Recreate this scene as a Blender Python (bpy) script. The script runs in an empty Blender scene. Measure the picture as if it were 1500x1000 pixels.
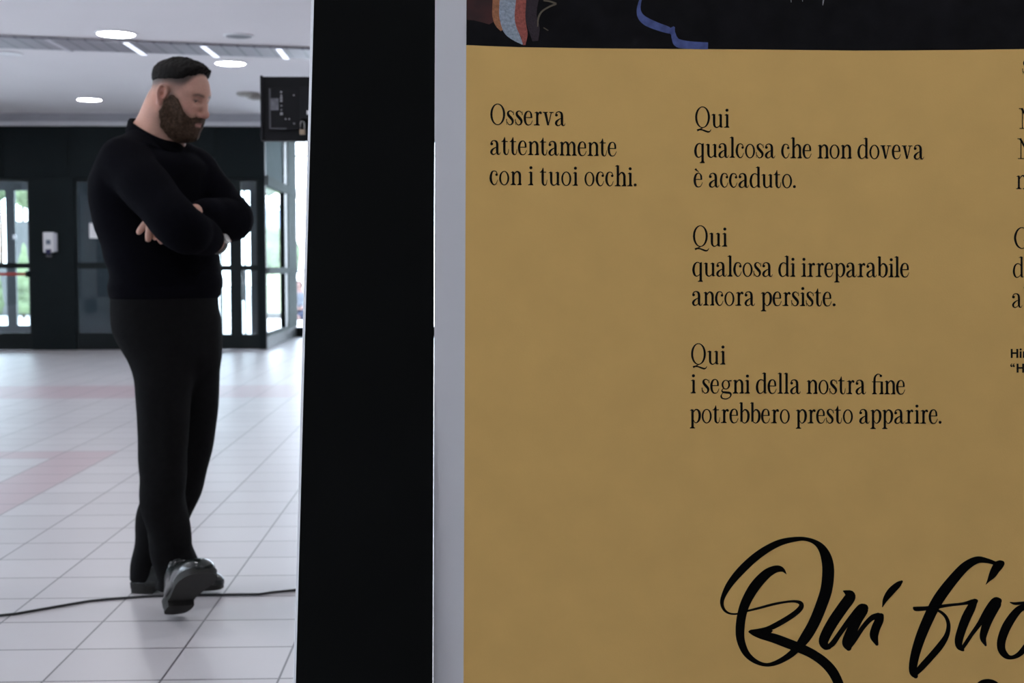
import bpy, bmesh, math, random
import numpy as np
from mathutils import Vector, Matrix
random.seed(7)
C = bpy.context.scene.collection
SC = bpy.context.scene

# ------------------------------------------------------------------ camera, sky, exposure
F_PX, PITCH, ROLL, YAW, CAM_Z = 2017.0, math.radians(3.034), math.radians(-0.087), math.radians(2.231), 1.07
CAM = Vector((0, 0, CAM_Z))
def _room(v):                                   # camera-heading axes -> room axes
    c, s = math.cos(YAW), math.sin(YAW)
    return Vector((c*v[0] + s*v[1], -s*v[0] + c*v[1], v[2]))
_x, _u, _f = Vector((1, 0, 0)), Vector((0, math.sin(PITCH), math.cos(PITCH))), Vector((0, math.cos(PITCH), -math.sin(PITCH)))
_c, _s = math.cos(ROLL), math.sin(ROLL)
CX, CU, CF = _room(_c*_x + _s*_u), _room(-_s*_x + _c*_u), _room(_f)
cam_data = bpy.data.cameras.new('camera')
cam = bpy.data.objects.new('camera', cam_data); C.objects.link(cam)
m = Matrix.Identity(4)
for i in range(3):
    m[i][0], m[i][1], m[i][2], m[i][3] = CX[i], CU[i], -CF[i], CAM[i]
cam.matrix_world = m
cam_data.sensor_width = 36.0; cam_data.sensor_fit = 'HORIZONTAL'
cam_data.lens = 36.0*F_PX/1500.0
cam_data.clip_start = 0.05; cam_data.clip_end = 400
cam_data.dof.use_dof = True; cam_data.dof.focus_distance = 2.15; cam_data.dof.aperture_fstop = 8.5
SC.camera = cam
SC.view_settings.view_transform = 'Standard'; SC.view_settings.look = 'None'
SC.view_settings.gamma = 1.0; SC.view_settings.use_curve_mapping = False
SC.view_settings.exposure = EXPOSURE = 0.34

world = bpy.data.worlds.new('overcast_sky'); SC.world = world; world.use_nodes = True
nt = world.node_tree; nt.nodes.clear()
wo = nt.nodes.new('ShaderNodeOutputWorld'); bg = nt.nodes.new('ShaderNodeBackground')
tc = nt.nodes.new('ShaderNodeTexCoord'); sx = nt.nodes.new('ShaderNodeSeparateXYZ'); rp = nt.nodes.new('ShaderNodeValToRGB')
nt.links.new(tc.outputs['Generated'], sx.inputs[0]); nt.links.new(sx.outputs['Z'], rp.inputs['Fac'])
rp.color_ramp.elements[0].position = 0.0; rp.color_ramp.elements[0].color = (0.84, 0.875, 1.0, 1)
rp.color_ramp.elements[1].position = 0.6; rp.color_ramp.elements[1].color = (0.76, 0.82, 1.0, 1)
nt.links.new(rp.outputs['Color'], bg.inputs['Color']); bg.inputs['Strength'].default_value = 8.5
nt.links.new(bg.outputs[0], wo.inputs[0])
sun_data = bpy.data.lights.new('sun', 'SUN'); sun_data.energy = 2.2; sun_data.angle = math.radians(8); sun_data.color = (1, .95, .88)
sun = bpy.data.objects.new('sun', sun_data); C.objects.link(sun)
sun.rotation_euler = (math.radians(40), 0, math.radians(205))   # high behind the building, onto the garden

# ------------------------------------------------------------------ helpers
def ray(px, py):
    return (CX*((px-750)/F_PX) - CU*((py-500)/F_PX) + CF)
def on_y(px, py, Y):                            # the point seen at a pixel on the plane y = Y
    d = ray(px, py); return CAM + d*(Y/d.y)
def on_x(px, py, X):
    d = ray(px, py); return CAM + d*(X/d.x)
def on_z(px, py, Z):
    d = ray(px, py); return CAM + d*((Z-CAM_Z)/d.z)

def material(name, col, rough=.6, metal=0., spec=.5, noise=0., scale=8., bump=0., bscale=60., emit=None, estr=0., coat=0.):
    mt = bpy.data.materials.new(name); mt.use_nodes = True
    n = mt.node_tree.nodes; l = mt.node_tree.links; b = n['Principled BSDF']
    b.inputs['Base Color'].default_value = (*col, 1); b.inputs['Roughness'].default_value = rough
    b.inputs['Metallic'].default_value = metal; b.inputs['Specular IOR Level'].default_value = spec
    b.inputs['Coat Weight'].default_value = coat
    co = n.new('ShaderNodeTexCoord')
    if noise:
        tx = n.new('ShaderNodeTexNoise'); tx.inputs['Scale'].default_value = scale; tx.inputs['Detail'].default_value = 4
        r = n.new('ShaderNodeValToRGB')
        r.color_ramp.elements[0].position = .3; r.color_ramp.elements[1].position = .7
        r.color_ramp.elements[0].color = (*[c*(1-noise) for c in col], 1)
        r.color_ramp.elements[1].color = (*[min(1, c*(1+noise)) for c in col], 1)
        l.new(co.outputs['Object'], tx.inputs['Vector']); l.new(tx.outputs['Fac'], r.inputs['Fac']); l.new(r.outputs['Color'], b.inputs['Base Color'])
    if bump:
        t2 = n.new('ShaderNodeTexNoise'); t2.inputs['Scale'].default_value = bscale; t2.inputs['Detail'].default_value = 5
        bm_ = n.new('ShaderNodeBump'); bm_.inputs['Strength'].default_value = bump; bm_.inputs['Distance'].default_value = .004
        l.new(co.outputs['Object'], t2.inputs['Vector']); l.new(t2.outputs['Fac'], bm_.inputs['Height']); l.new(bm_.outputs['Normal'], b.inputs['Normal'])
    if emit:
        b.inputs['Emission Color'].default_value = (*emit, 1); b.inputs['Emission Strength'].default_value = estr
    return mt

def glass_material(name, tint=(.9, .95, .95), ior=1.5):
    mt = bpy.data.materials.new(name); mt.use_nodes = True
    n = mt.node_tree.nodes; l = mt.node_tree.links; n.clear()
    o = n.new('ShaderNodeOutputMaterial'); mx = n.new('ShaderNodeMixShader'); t = n.new('ShaderNodeBsdfTransparent')
    g = n.new('ShaderNodeBsdfGlossy'); g.inputs['Roughness'].default_value = .02; t.inputs['Color'].default_value = (*tint, 1)
    fr = n.new('ShaderNodeFresnel'); fr.inputs['IOR'].default_value = ior
    if ior > 1.1: l.new(fr.outputs[0], mx.inputs[0])
    else: mx.inputs[0].default_value = .04
    l.new(t.outputs[0], mx.inputs[1]); l.new(g.outputs[0], mx.inputs[2]); l.new(mx.outputs[0], o.inputs[0])
    return mt

def link(name, me, mt, parent=None):
    o = bpy.data.objects.new(name, me); C.objects.link(o)
    if mt is not None: me.materials.append(mt)
    if parent is not None: o.parent = parent
    return o
def tag(o, label, cat, group=None):
    o['label'] = label; o['category'] = cat
    if group: o['group'] = group
    return o
def struct(o): o['kind'] = 'structure'; return o
def empty(name, loc, rz=0.):
    o = bpy.data.objects.new(name, None); C.objects.link(o); o.location = loc; o.rotation_euler = (0, 0, rz); o.empty_display_size = .1
    return o

class MB:
    """collects shapes for one mesh"""
    def __init__(s): s.bm = bmesh.new()
    def box(s, a, b, bev=0.):
        x0, y0, z0 = a; x1, y1, z1 = b
        r = bmesh.ops.create_cube(s.bm, size=1)
        for v in r['verts']:
            v.co = Vector(((x0+x1)/2 + v.co.x*(x1-x0), (y0+y1)/2 + v.co.y*(y1-y0), (z0+z1)/2 + v.co.z*(z1-z0)))
        if bev:
            es = list({e for v in r['verts'] for e in v.link_edges})
            bmesh.ops.bevel(s.bm, geom=es, offset=bev, segments=2, affect='EDGES', profile=.6)
        return s
    def cyl(s, c, r, h, seg=32, r2=None, axis='Z'):
        q = bmesh.ops.create_cone(s.bm, cap_ends=True, segments=seg, radius1=r, radius2=r if r2 is None else r2, depth=h)
        R = {'Z': Matrix.Identity(3), 'Y': Matrix.Rotation(-math.pi/2, 3, 'X'), 'X': Matrix.Rotation(math.pi/2, 3, 'Y')}[axis]
        for v in q['verts']: v.co = R @ v.co + Vector(c)
        return s
    def lathe(s, prof, c=(0, 0, 0), seg=40):
        rings = []
        for r, z in prof:
            rings.append([s.bm.verts.new((c[0]+r*math.cos(2*math.pi*k/seg), c[1]+r*math.sin(2*math.pi*k/seg), c[2]+z)) for k in range(seg)])
        for a, b in zip(rings, rings[1:]):
            for k in range(seg): s.bm.faces.new((a[k], a[(k+1) % seg], b[(k+1) % seg], b[k]))
        return s
    def tube(s, pts, r, seg=8):
        pts = [Vector(p) for p in pts]; n = len(pts); rs = r if isinstance(r, (list, tuple)) else [r]*n
        rings = []
        for i, p in enumerate(pts):
            t = (pts[min(i+1, n-1)] - pts[max(i-1, 0)]).normalized()
            a = t.cross(Vector((0, 0, 1)));
            if a.length < 1e-3: a = t.cross(Vector((1, 0, 0)))
            a.normalize(); b = t.cross(a)
            rings.append([s.bm.verts.new(p + (a*math.cos(2*math.pi*k/seg) + b*math.sin(2*math.pi*k/seg))*rs[i]) for k in range(seg)])
        for a, b in zip(rings, rings[1:]):
            for k in range(seg): s.bm.faces.new((a[k], a[(k+1) % seg], b[(k+1) % seg], b[k]))
        s.bm.faces.new(rings[0]); s.bm.faces.new(rings[-1])
        return s
    def prism(s, poly, h):                     # poly: 3-D points, h: extrusion vector
        a = [s.bm.verts.new(p) for p in poly]; b = [s.bm.verts.new(Vector(p)+Vector(h)) for p in poly]
        s.bm.faces.new(a); s.bm.faces.new(b[::-1])
        for i in range(len(a)): s.bm.faces.new((a[i], b[i], b[(i+1) % len(a)], a[(i+1) % len(a)]))
        return s
    def blob(s, c, r, sub=3, amp=.25, freq=3.):
        from mathutils import noise as nz
        q = bmesh.ops.create_icosphere(s.bm, subdivisions=sub, radius=1)
        off = Vector((random.random()*50, random.random()*50, 0))
        for v in q['verts']:
            d = v.co.normalized(); k = 1 + amp*nz.noise(d*freq+off) + amp*.6*nz.noise(d*freq*3+off)
            v.co = Vector((c[0]+d.x*r[0]*k, c[1]+d.y*r[1]*k, c[2]+d.z*r[2]*k))
        return s
    def build(s, name, mt, parent=None, smooth=False):
        bmesh.ops.recalc_face_normals(s.bm, faces=s.bm.faces)
        me = bpy.data.meshes.new(name); s.bm.to_mesh(me); s.bm.free()
        if smooth:
            for p in me.polygons: p.use_smooth = True
        return link(name, me, mt, parent)

# ------------------------------------------------------------------ materials
M_WALL = material('dark_green_black_panel', (.0058, .0100, .0112), .5, spec=.12, noise=.12, scale=3)
M_FRAME = material('dark_metal_frame', (.0062, .0102, .0112), .42, spec=.2, noise=.1, scale=5)
M_CEIL = material('ceiling_paint', (.80, .785, .80), .85, noise=.015, scale=1.2)
M_WHITE = material('white_plastic', (.78, .78, .80), .4, noise=.02)
M_STRIP = material('metal_trim', (.36, .36, .39), .5, noise=.06)
M_GLASS = glass_material('clear_glass')
M_GLASS_C = glass_material('coated_glass', (.92, .97, .96), 1.06)
M_GLASS_D = glass_material('tinted_glass', (.72, .8, .82))

# floor: 30 cm tiles with two bands of pink tiles
TILE = .2855*CAM_Z; ROW0 = 3.3386*CAM_Z; COL0 = -1.5833*CAM_Z
def floor_material():
    mt = bpy.data.materials.new('floor_tiles'); mt.use_nodes = True
    n = mt.node_tree.nodes; l = mt.node_tree.links; b = n['Principled BSDF']
    geo = n.new('ShaderNodeNewGeometry'); sp = n.new('ShaderNodeSeparateXYZ'); l.new(geo.outputs['Position'], sp.inputs[0])
    def math_(op, a, b_=None, c=None):
        k = n.new('ShaderNodeMath'); k.operation = op
        for i, v in enumerate((a, b_, c)):
            if v is None: continue
            if isinstance(v, (int, float)): k.inputs[i].default_value = v
            else: l.new(v, k.inputs[i])
        return k.outputs[0]
    U = math_('DIVIDE', math_('SUBTRACT', sp.outputs['X'], COL0), TILE)
    V = math_('DIVIDE', math_('SUBTRACT', sp.outputs['Y'], ROW0), TILE)
    fu, fv = math_('FRACT', math_('ADD', U, .5)), math_('FRACT', math_('ADD', V, .5))
    iu, iv = math_('FLOOR', U), math_('FLOOR', V)
    du, dv = math_('ABSOLUTE', math_('SUBTRACT', fu, .5)), math_('ABSOLUTE', math_('SUBTRACT', fv, .5))
    gu, gv = math_('LESS_THAN', du, .0095), math_('LESS_THAN', dv, .0135)
    grout = math_('MAXIMUM', gu, gv)
    # bands
    def rng(x, a, c): return math_('MULTIPLY', math_('GREATER_THAN', x, a), math_('LESS_THAN', x, c))
    r1 = (on_z(20, 670, 0).y-ROW0)/TILE; r2 = (on_z(20, 658.4, 0).y-ROW0)/TILE
    r3 = (on_z(180, 580.5, 0).y-ROW0)/TILE; r4 = (on_z(180, 566.6, 0).y-ROW0)/TILE
    r1, r2, r3, r4 = round(r1), round(r2), round(r3), round(r4)
    near = math_('MULTIPLY', rng(V, r1, r2), math_('LESS_THAN', U, -1.0))
    colb = math_('MULTIPLY', rng(U, -2.0, -1.0), math_('LESS_THAN', V, r2))
    far = rng(V, r3, r4)
    pink = math_('MINIMUM', math_('ADD', math_('ADD', near, colb), far), 1.0)
    wn = n.new('ShaderNodeTexWhiteNoise'); wn.noise_dimensions = '2D'; cb = n.new('ShaderNodeCombineXYZ')
    l.new(iu, cb.inputs[0]); l.new(iv, cb.inputs[1]); l.new(cb.outputs[0], wn.inputs['Vector'])
    nz = n.new('ShaderNodeTexNoise'); nz.inputs['Scale'].default_value = 14; nz.inputs['Detail'].default_value = 6; l.new(geo.outputs['Position'], nz.inputs['Vector'])
    def mixc(f, a, c):
        k = n.new('ShaderNodeMix'); k.data_type = 'RGBA'
        if isinstance(f, float): k.inputs[0].default_value = f
        else: l.new(f, k.inputs[0])
        for i, v in ((6, a), (7, c)):
            if isinstance(v, tuple): k.inputs[i].default_value = (*v, 1)
            else: l.new(v, k.inputs[i])
        return k.outputs[2]
    base = mixc(wn.outputs['Value'], (.465, .445, .46), (.505, .485, .50))
    base = mixc(math_('MULTIPLY', nz.outputs['Fac'], .12), base, (.42, .38, .37))
    base = mixc(pink, base, (.43, .335, .36))
    base = mixc(grout, base, (.10, .09, .10))
    l.new(base, b.inputs['Base Color'])
    l.new(math_('ADD', math_('MULTIPLY', nz.outputs['Fac'], .03), .34), b.inputs['Roughness'])
    b.inputs['Specular IOR Level'].default_value = .58
    return mt

# ------------------------------------------------------------------ room shell
VW = 18.42            # the wall with the doors
VO = 21.05            # outer row of doors
VF = 21.8             # far glazed wall of the recess
HC = 3.10             # ceiling height
XC = on_y(389.5, 400, VW).x          # right end of the door wall
XL, XR, YB = -9.0, 6.0, -3.2
struct(MB().box((XL, YB, -.12), (XR, VF+.15, 0)).build('floor', floor_material()))
struct(MB().box((XL, YB, HC), (XR, VF+.15, HC+.2)).build('ceiling', M_CEIL))
M_SIDE = material('side_wall_paint', (.68, .67, .68), .8, noise=.02, scale=2)
struct(MB().box((XR, YB, 0), (XR+.2, VF+.15, HC)).build('wall_right', material('right_wall_panel', (.22, .22, .23), .8, noise=.03, scale=2)))
struct(MB().box((XL-.2, YB-.2, 0), (XR+.2, YB, HC)).build('wall_front', M_SIDE))
wl = MB()
for y0, y1 in ((YB, -1.), (2.2, 3.4), (6.6, 7.8), (11., 12.2), (15.4, VW+.2)): wl.box((XL-.2, y0, 0), (XL, y1, HC))
wl.box((XL-.2, YB, 2.85), (XL, VW, HC)); wl.box((XL-.2, YB, 0), (XL, VW, .35))
struct(wl.build('wall_left', M_SIDE))
for k, (y0, y1) in enumerate(((-1., 2.2), (3.4, 6.6), (7.8, 11.), (12.2, 15.4))):
    w = MB()
    for yy in (y0, (y0+y1)/2-.03, y1-.06): w.box((XL-.13, yy, .35), (XL-.07, yy+.06, 2.85))
    w.box((XL-.13, y0, .35), (XL-.07, y1, .41)); w.box((XL-.13, y0, 2.79), (XL-.07, y1, 2.85))
    fo = struct(w.build('window_%d' % (k+3), M_FRAME))
    MB().box((XL-.105, y0+.06, .41), (XL-.095, y1-.06, 2.79)).build('pane', M_GLASS, fo)

def wx(px): return on_y(px, 400, VW).x
def wz(py, V=VW): return on_y(200, py, V).z
# openings in the door wall, (left px, right px, has bottom rail)
Z_OP = wz(262)
D1L, D1R = -120, 46
D2L, D2R = 110.5, 196
D3L, D3R = 262, 380
wb = MB()
for a, b in ((None, D1L), (D1R, D2L), (D2R, D3L), (D3R, 389.5)):
    wb.box((XL if a is None else wx(a), VW, 0), (wx(b), VW+.10, Z_OP))
seams = [-200, -95, 8, 103, 216, 318, 389.5]           # panel joints above the doors
wb.box((XL, VW+.012, Z_OP), (wx(389.5), VW+.10, HC))
xs = [XL] + [wx(s) for s in seams]
for a, b in zip(xs, xs[1:]): wb.box((a+.004, VW, Z_OP+.006), (b-.004, VW+.02, wz(186)))
struct(wb.build('wall_back', M_WALL))
# cornice at the top of the wall
struct(MB().box((XL, VW-.05, wz(185)), (wx(389.5), VW, wz(178.5))).build('trim_1', material('cornice_white', (.66, .66, .68), .6, noise=.03)))
struct(MB().box((XL, VW-.10, wz(178.5)), (wx(389.5), VW, HC)).build('trim_2', M_STRIP))

def leaf(name, l, r, bottom_rail, rails, stile=4.0, glass=M_GLASS, mull=()):
    """a glazed door in the wall: frame mesh plus panes; px coordinates on the wall plane"""
    f = MB(); y0, y1 = VW+.02, VW+.075; s = stile/110.
    xa, xb = wx(l), wx(r); zt = Z_OP
    f.box((xa+.002, y0, 0.004), (xa+s, y1, zt-.002)); f.box((xb-s, y0, 0.004), (xb-.002, y1, zt-.002)); f.box((xa+s, y0, zt-.035), (xb-s, y1, zt-.002))
    zb = wz(bottom_rail); f.box((xa+s, y0, .004), (xb-s, y1, zb))
    edges = [zb]
    for a, b in rails:                                   # a rail from py a (top) to b
        f.box((xa+s, y0, wz(b)), (xb-s, y1, wz(a))); edges += [wz(b), wz(a)]
    edges.append(zt-.035)
    for ml, mr in mull: f.box((wx(ml), y0-.001, zb), (wx(mr), y1+.001, zt-.03))
    o = struct(f.build(name, M_FRAME))
    for i in range(0, len(edges), 2):
        MB().box((xa+s, VW+.044, edges[i]), (xb-s, VW+.05, edges[i+1])).build('pane', glass, o)
    return o
d1 = leaf('door_1', D1L, D1R, 487, [(385, 392.5)], 3.0, mull=((-42, -36),))
d2 = leaf('door_2', D2L, D2R, 487.5, [(384.5, 393.5)], 3.2, M_GLASS_D)
d3 = leaf('door_3', D3L, D3R, 490, [(388.5, 396.5)], 3.5, mull=((336.8, 353.6), (321.5, 324.5)))
# red panic bar across the left door
z1, z0 = wz(398.8), wz(403.2)
pb = MB().box((wx(-34), VW-.045, z0), (wx(42.5), VW-.02, z1), .004)
pb.build('push_bar', material('red_push_bar', (.42, .05, .035), .4, noise=.1), d1)
pb2 = MB()
for p in (-33, 41): pb2.box((wx(p)-.02, VW-.05, z0-.02), (wx(p)+.02, VW+.03, z1+.02), .004)
pb2.build('bar_bracket', M_FRAME, d1)
# pull handles on the right door
h = MB().tube([(wx(357), VW-.05, wz(440)), (wx(357), VW-.05, wz(395))], .012, 10).tube([(wx(357), VW-.05, wz(437)), (wx(357), VW+.03, wz(437))], .008).tube([(wx(357), VW-.05, wz(398)), (wx(357), VW+.03, wz(398))], .008)
h.build('door_handle', material('brushed_steel', (.35, .36, .38), .3, 1.), d3, True)

# vestibule: outer row of door frames, ceiling
ox = lambda px: on_y(px, 400, VO).x
oz = lambda py: on_y(200, py, VO).z
XE = -3.02
def solid(mb, a, b, z0=0., z1=2.75): mb.box((a, VO, z0), (b, VO+.08, z1))
ob = MB()
gaps = [(-60, 10), (23, 42), (300, 337), (353.5, 357.5), (359.5, 367)]
edges = [XL] + [v for g in gaps for v in (ox(g[0]), ox(g[1]))] + [XE]
for i in range(0, len(edges), 2):
    if edges[i+1] > edges[i]: solid(ob, edges[i], edges[i+1])
GT = oz(279)
for g in gaps:
    ob.box((ox(g[0]), VO, GT), (ox(g[1]), VO+.08, 2.75)); ob.box((ox(g[0]), VO, 0), (ox(g[1]), VO+.08, oz(476) if g[0] < 100 else .06))
ob.box((ox(-60), VO-.01, oz(391)), (ox(42), VO+.07, oz(385)))
M_VEST = material('vestibule_panel', (.033, .042, .049), .5, noise=.15, scale=2)
struct(ob.build('wall_outer', M_VEST))
struct(MB().box((XL, VW+.1, 2.62), (XE, VO+.08, 2.75)).build('ceiling_vestibule', M_CEIL))
og = MB()
for g in gaps: og.box((ox(g[0]), VO+.035, .06), (ox(g[1]), VO+.041, GT))
o_ = struct(og.build('window_7', M_GLASS))

# recess on the right: glazed side (window_1) and far glazed wall (window_2)
M_PALE = material('pale_grey_green_frame', (.20, .235, .23), .9, spec=.03, noise=.06)
M_PALE2 = material('pale_glass_reflection', (.20, .25, .255), .9, spec=.03, noise=.05)  # opaque stand-in for the upper glass, its reflections put into the colour
def sx_y(px): return on_x(px, 400, XC).y       # depth along the glazed side for a pixel column
w1 = MB()
y_m0, y_m1 = sx_y(416.5), sx_y(419.8); y_c0, y_c1 = sx_y(420), VF
w1.box((XC-.04, VW+.1, 0), (XC, VF, .17))
struct_w1 = struct(w1.build('wall_plinth', material('grey_plinth', (.10, .11, .115), .5, noise=.1)))
f1 = MB().box((XC-.05, VW+.1, .17), (XC+.02, VF, .21)).box((XC-.05, VW+.1, 1.00), (XC+.03, VF, 1.09)).box((XC-.05, VW+.1, 2.18), (XC+.03, VF, 2.31)).box((XC-.05, y_c0+.1, .21), (XC+.02, VF, HC))
win1 = struct(f1.build('window_1', M_PALE))
MB().box((XC-.03, VW+.1, .21), (XC-.024, y_c0, 1.0)).build('pane', M_GLASS_C, win1)
MB().box((XC-.03, VW+.1, 1.09), (XC-.024, y_c0, 2.18)).build('pane', M_GLASS_C, win1)
MB().box((XC-.03, VW+.1, 2.31), (XC-.01, y_c0, HC)).build('top_panel', M_PALE2, win1)
mm = MB().box((XC-.06, y_m0, .21), (XC+.012, y_m1, 1.0)).box((XC-.06, y_m0, 1.09), (XC+.012, y_m1, 2.18)).box((XC-.02, y_m0, 2.31), (XC+.012, y_m1, HC))
mm.build('mullion', M_FRAME, win1)
fz = lambda py: on_y(440, py, VF).z
f2 = MB().box((XC, VF, 0), (XR, VF+.08, fz(479))).box((XC, VF, fz(399)), (XR, VF+.06, fz(396.5))).box((XC, VF, fz(229.5)), (XR, VF+.06, fz(227))).box((XC, VF, HC-.05), (XR, VF+.06, HC)).box((XC, VF-.01, 0), (on_y(432.2, 400, VF).x, VF+.06, HC))
for k in range(1, 5): f2.box((XC+k*1.9, VF, 0), (XC+k*1.9+.06, VF+.06, HC))
win2 = struct(f2.build('window_2', M_FRAME))
MB().box((XC+.02, VF+.03, fz(479)), (XR, VF+.036, HC-.05)).build('pane', M_GLASS, win2)

# ------------------------------------------------------------------ ceiling: slatted strip, lamps
def slat_material():
    mt = material('slatted_metal', (.30, .29, .32), .45)
    n = mt.node_tree.nodes; l = mt.node_tree.links
    co = n.new('ShaderNodeTexCoord'); w = n.new('ShaderNodeTexWave'); w.inputs['Scale'].default_value = 2.2; w.bands_direction = 'X'; w.wave_profile = 'SAW'
    r = n.new('ShaderNodeValToRGB'); r.color_ramp.elements[0].color = (.20, .195, .22, 1); r.color_ramp.elements[1].color = (.34, .33, .36, 1); r.color_ramp.elements[0].position = .12; r.color_ramp.elements[1].position = .2
    l.new(co.outputs['Object'], w.inputs['Vector']); l.new(w.outputs['Fac'], r.inputs['Fac']); l.new(r.outputs['Color'], n['Principled BSDF'].inputs['Base Color'])
    return mt
ZS = HC-.025
pts = [on_z(-60, 52.5, ZS), on_z(520, 75.5, ZS), on_z(520, 88.5, ZS), on_z(-60, 68.5, ZS)]
d0, d1 = (pts[1]-pts[0]).normalized(), (pts[2]-pts[3]).normalized()
pts = [pts[0]-d0*2.5, pts[1]+d0*5.5, pts[2]+d1*5.5, pts[3]-d1*2.5]
struct(MB().prism(pts, (0, 0, .02)).build('trim_3', slat_material()))
M_TUBE = material('linear_lamp_diffuser', (.9, .9, .95), .4, emit=(.80, .86, 1), estr=1.1)
M_TUBE_OFF = material('linear_lamp_dim', (.62, .60, .64), .4)
lin = [((68, 57.5), (103, 75.5), 'leftmost dim narrow lamp set in the grey slatted ceiling strip', True),
       ((184, 62.5), (211, 80.5), 'bright narrow lamp in the slatted ceiling strip, left of the head of the standing person', False),
       ((297, 67.5), (318, 83.8), 'bright narrow lamp in the slatted ceiling strip, above the round lamp right of the head', False),
       ((408, 71.5), (420, 86.2), 'bright narrow lamp in the slatted ceiling strip above the hanging screen', False)]
for a, b, lab, off in lin:
    z = ZS-.006
    A, B = on_z(*a, z), on_z(*b, z); t = (B-A).normalized(); s = t.cross(Vector((0, 0, 1)))*.024
    c = (A+B)/2; root = empty('linear_lamp', (c.x, c.y, z))
    rel = lambda p: p-Vector((c.x, c.y, z))
    MB().prism([rel(A-s*1.25), rel(B-s*1.25), rel(B+s*1.25), rel(A+s*1.25)], (0, 0, .006)).build('housing', M_STRIP, root)
    MB().prism([rel(A-s-Vector((0, 0, .004))), rel(B-s-Vector((0, 0, .004))), rel(B+s-Vector((0, 0, .004))), rel(A+s-Vector((0, 0, .004)))], (0, 0, .004)).build('diffuser', M_TUBE_OFF if off else M_TUBE, root)
    tag(root, lab, 'ceiling lamp', 'narrow lamps in the slatted ceiling strip')

LAMP_W = 66.0
M_LAMP = material('lamp_diffuser', (.95, .95, .95), .4, emit=(.96, .965, 1), estr=LAMP_W)
M_LAMP_OFF = material('recess_grey', (.16, .16, .18), .4)
def downlight(px, py, r, lab, kind='lit', group='round recessed ceiling lamps'):
    p = on_z(px, py, HC-.004); root = empty('downlight', (p.x, p.y, HC))
    MB().lathe([(r*1.16, 0), (r*1.16, -.008), (r*1.05, -.014), (r, -.010), (r, -.001)]).build('trim_ring', M_WHITE, root, True)
    if kind == 'lit':
        MB().lathe([(r, -.009), (r*.6, -.012), (.001, -.013)]).build('diffuser', M_LAMP, root, True)
    else:
        MB().lathe([(r*.99, -.009), (r*.75, -.003), (.001, -.002)]).build('reflector', M_LAMP_OFF if kind == 'dark' else M_WHITE, root, True)
    tag(root, lab, 'ceiling lamp', group); return root
downlight(170, 49.5, .155, 'round lit ceiling lamp nearest the camera, above the slatted strip on the left')
downlight(337.5, 92.5, .14, 'round lit ceiling lamp just below the slatted strip, to the right of the dark hair')
downlight(131, 145.5, .135, 'round lit ceiling lamp farthest back on the left, low above the dark door wall')
downlight(8, 78.5, .14, 'round unlit ceiling lamp cut by the left edge of the photo', 'white')
downlight(350, 52.5, .115, 'round unlit recessed spot with dark inside, above the slatted strip on the right', 'dark')
added_lamps = [(x, y) for y in (1.4, 4.4, 7.4) for x in (-7.2, -4.4, -1.6, 1.2, 4.2)] + [(x, y) for y in (10.6, 13.8, 17) for x in (-7.8, .6, 3.8)]
added_lamps.remove((4.2, 1.4))
for x, y in added_lamps:      # unseen lamps added along the ceiling to brighten the hall
    root = empty('downlight', (x, y, HC))
    MB().lathe([(.16, 0), (.16, -.008), (.147, -.014), (.14, -.010), (.14, -.001)]).build('trim_ring', M_WHITE, root, True)
    MB().lathe([(.14, -.009), (.08, -.012), (.001, -.013)]).build('diffuser', M_LAMP, root, True)
    tag(root, 'added round ceiling lamp out of view, brightening the hall', 'ceiling lamp', 'added round ceiling lamps out of view')
# bracket spotlight beside the hanging screen
p = on_z(363, 139, HC-.02); root = empty('spotlight', (p.x, p.y, HC))
MB().lathe([(.001, 0), (.13, 0), (.135, -.015), (.11, -.03), (.001, -.03)]).build('mounting_plate', material('beige_metal', (.36, .34, .31), .5, noise=.05), root, True)
MB().tube([(.0, 0, -.03), (.06, 0, -.05), (.28, .02, -.045)], .03, 12).build('arm', material('warm_grey_metal', (.33, .31, .29), .5), root, True)
tag(root, 'small grey brown ceiling fitting left of the hanging screen', 'ceiling lamp')
# ------------------------------------------------------------------ outside: ground, lawn, hedge, trees
M_GROUND = material('pale_paving', (.62, .61, .60), .8, noise=.06, scale=2)
struct(MB().box((-60, VF+.15, -.25), (40, 90, -.03)).box((-60, VO+.08, -.25), (XE, VF+.2, -.03)).box((XE-.1, VW+.1, -.25), (XC, VF+.2, -.03)).box((-60, VW+.1, -.25), (XL, VO+.1, -.03)).build('floor_paving', M_GROUND))
struct(MB().box((XL, VW+.1, -.12), (XE, VO+.08, -.005)).build('floor_vestibule', material('grey_mat_floor', (.25, .25, .26), .6, noise=.1)))
M_LAWN = material('lawn_green', (.17, .21, .11), .9, noise=.25, scale=3, bump=.6, bscale=40)
def P31(px, Y, z): return (on_y(px, 395, Y).x, Y, z)
lawn = MB().prism([P31(383, 31, .07), P31(429, 31, .07), P31(429, 40, .95), P31(383, 40, .95)], (0, 0, -.12)).build('lawn', M_LAWN); lawn['kind'] = 'stuff'
tag(lawn, 'bright sloping lawn outside the glazed side wall', 'lawn')
struct(MB().prism([P31(370, 31.02, -.03), P31(429, 31.02, -.03), P31(429, 40, .80), P31(429, 60, .80), P31(370, 60, .80), P31(370, 40, .80)], (0, 0, -.25)).build('trim_4', M_GROUND))
M_LEAF = [material('leaves_light', (.13, .17, .085), .8, noise=.5, scale=2.2, bump=.8, bscale=9),
          material('leaves_mid', (.075, .11, .05), .8, noise=.5, scale=2.0, bump=.8, bscale=9),
          material('leaves_dark', (.035, .055, .028), .8, noise=.5, scale=2.5, bump=.8, bscale=9)]
M_TRUNK = material('bark', (.10, .075, .055), .9, noise=.3)
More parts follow.
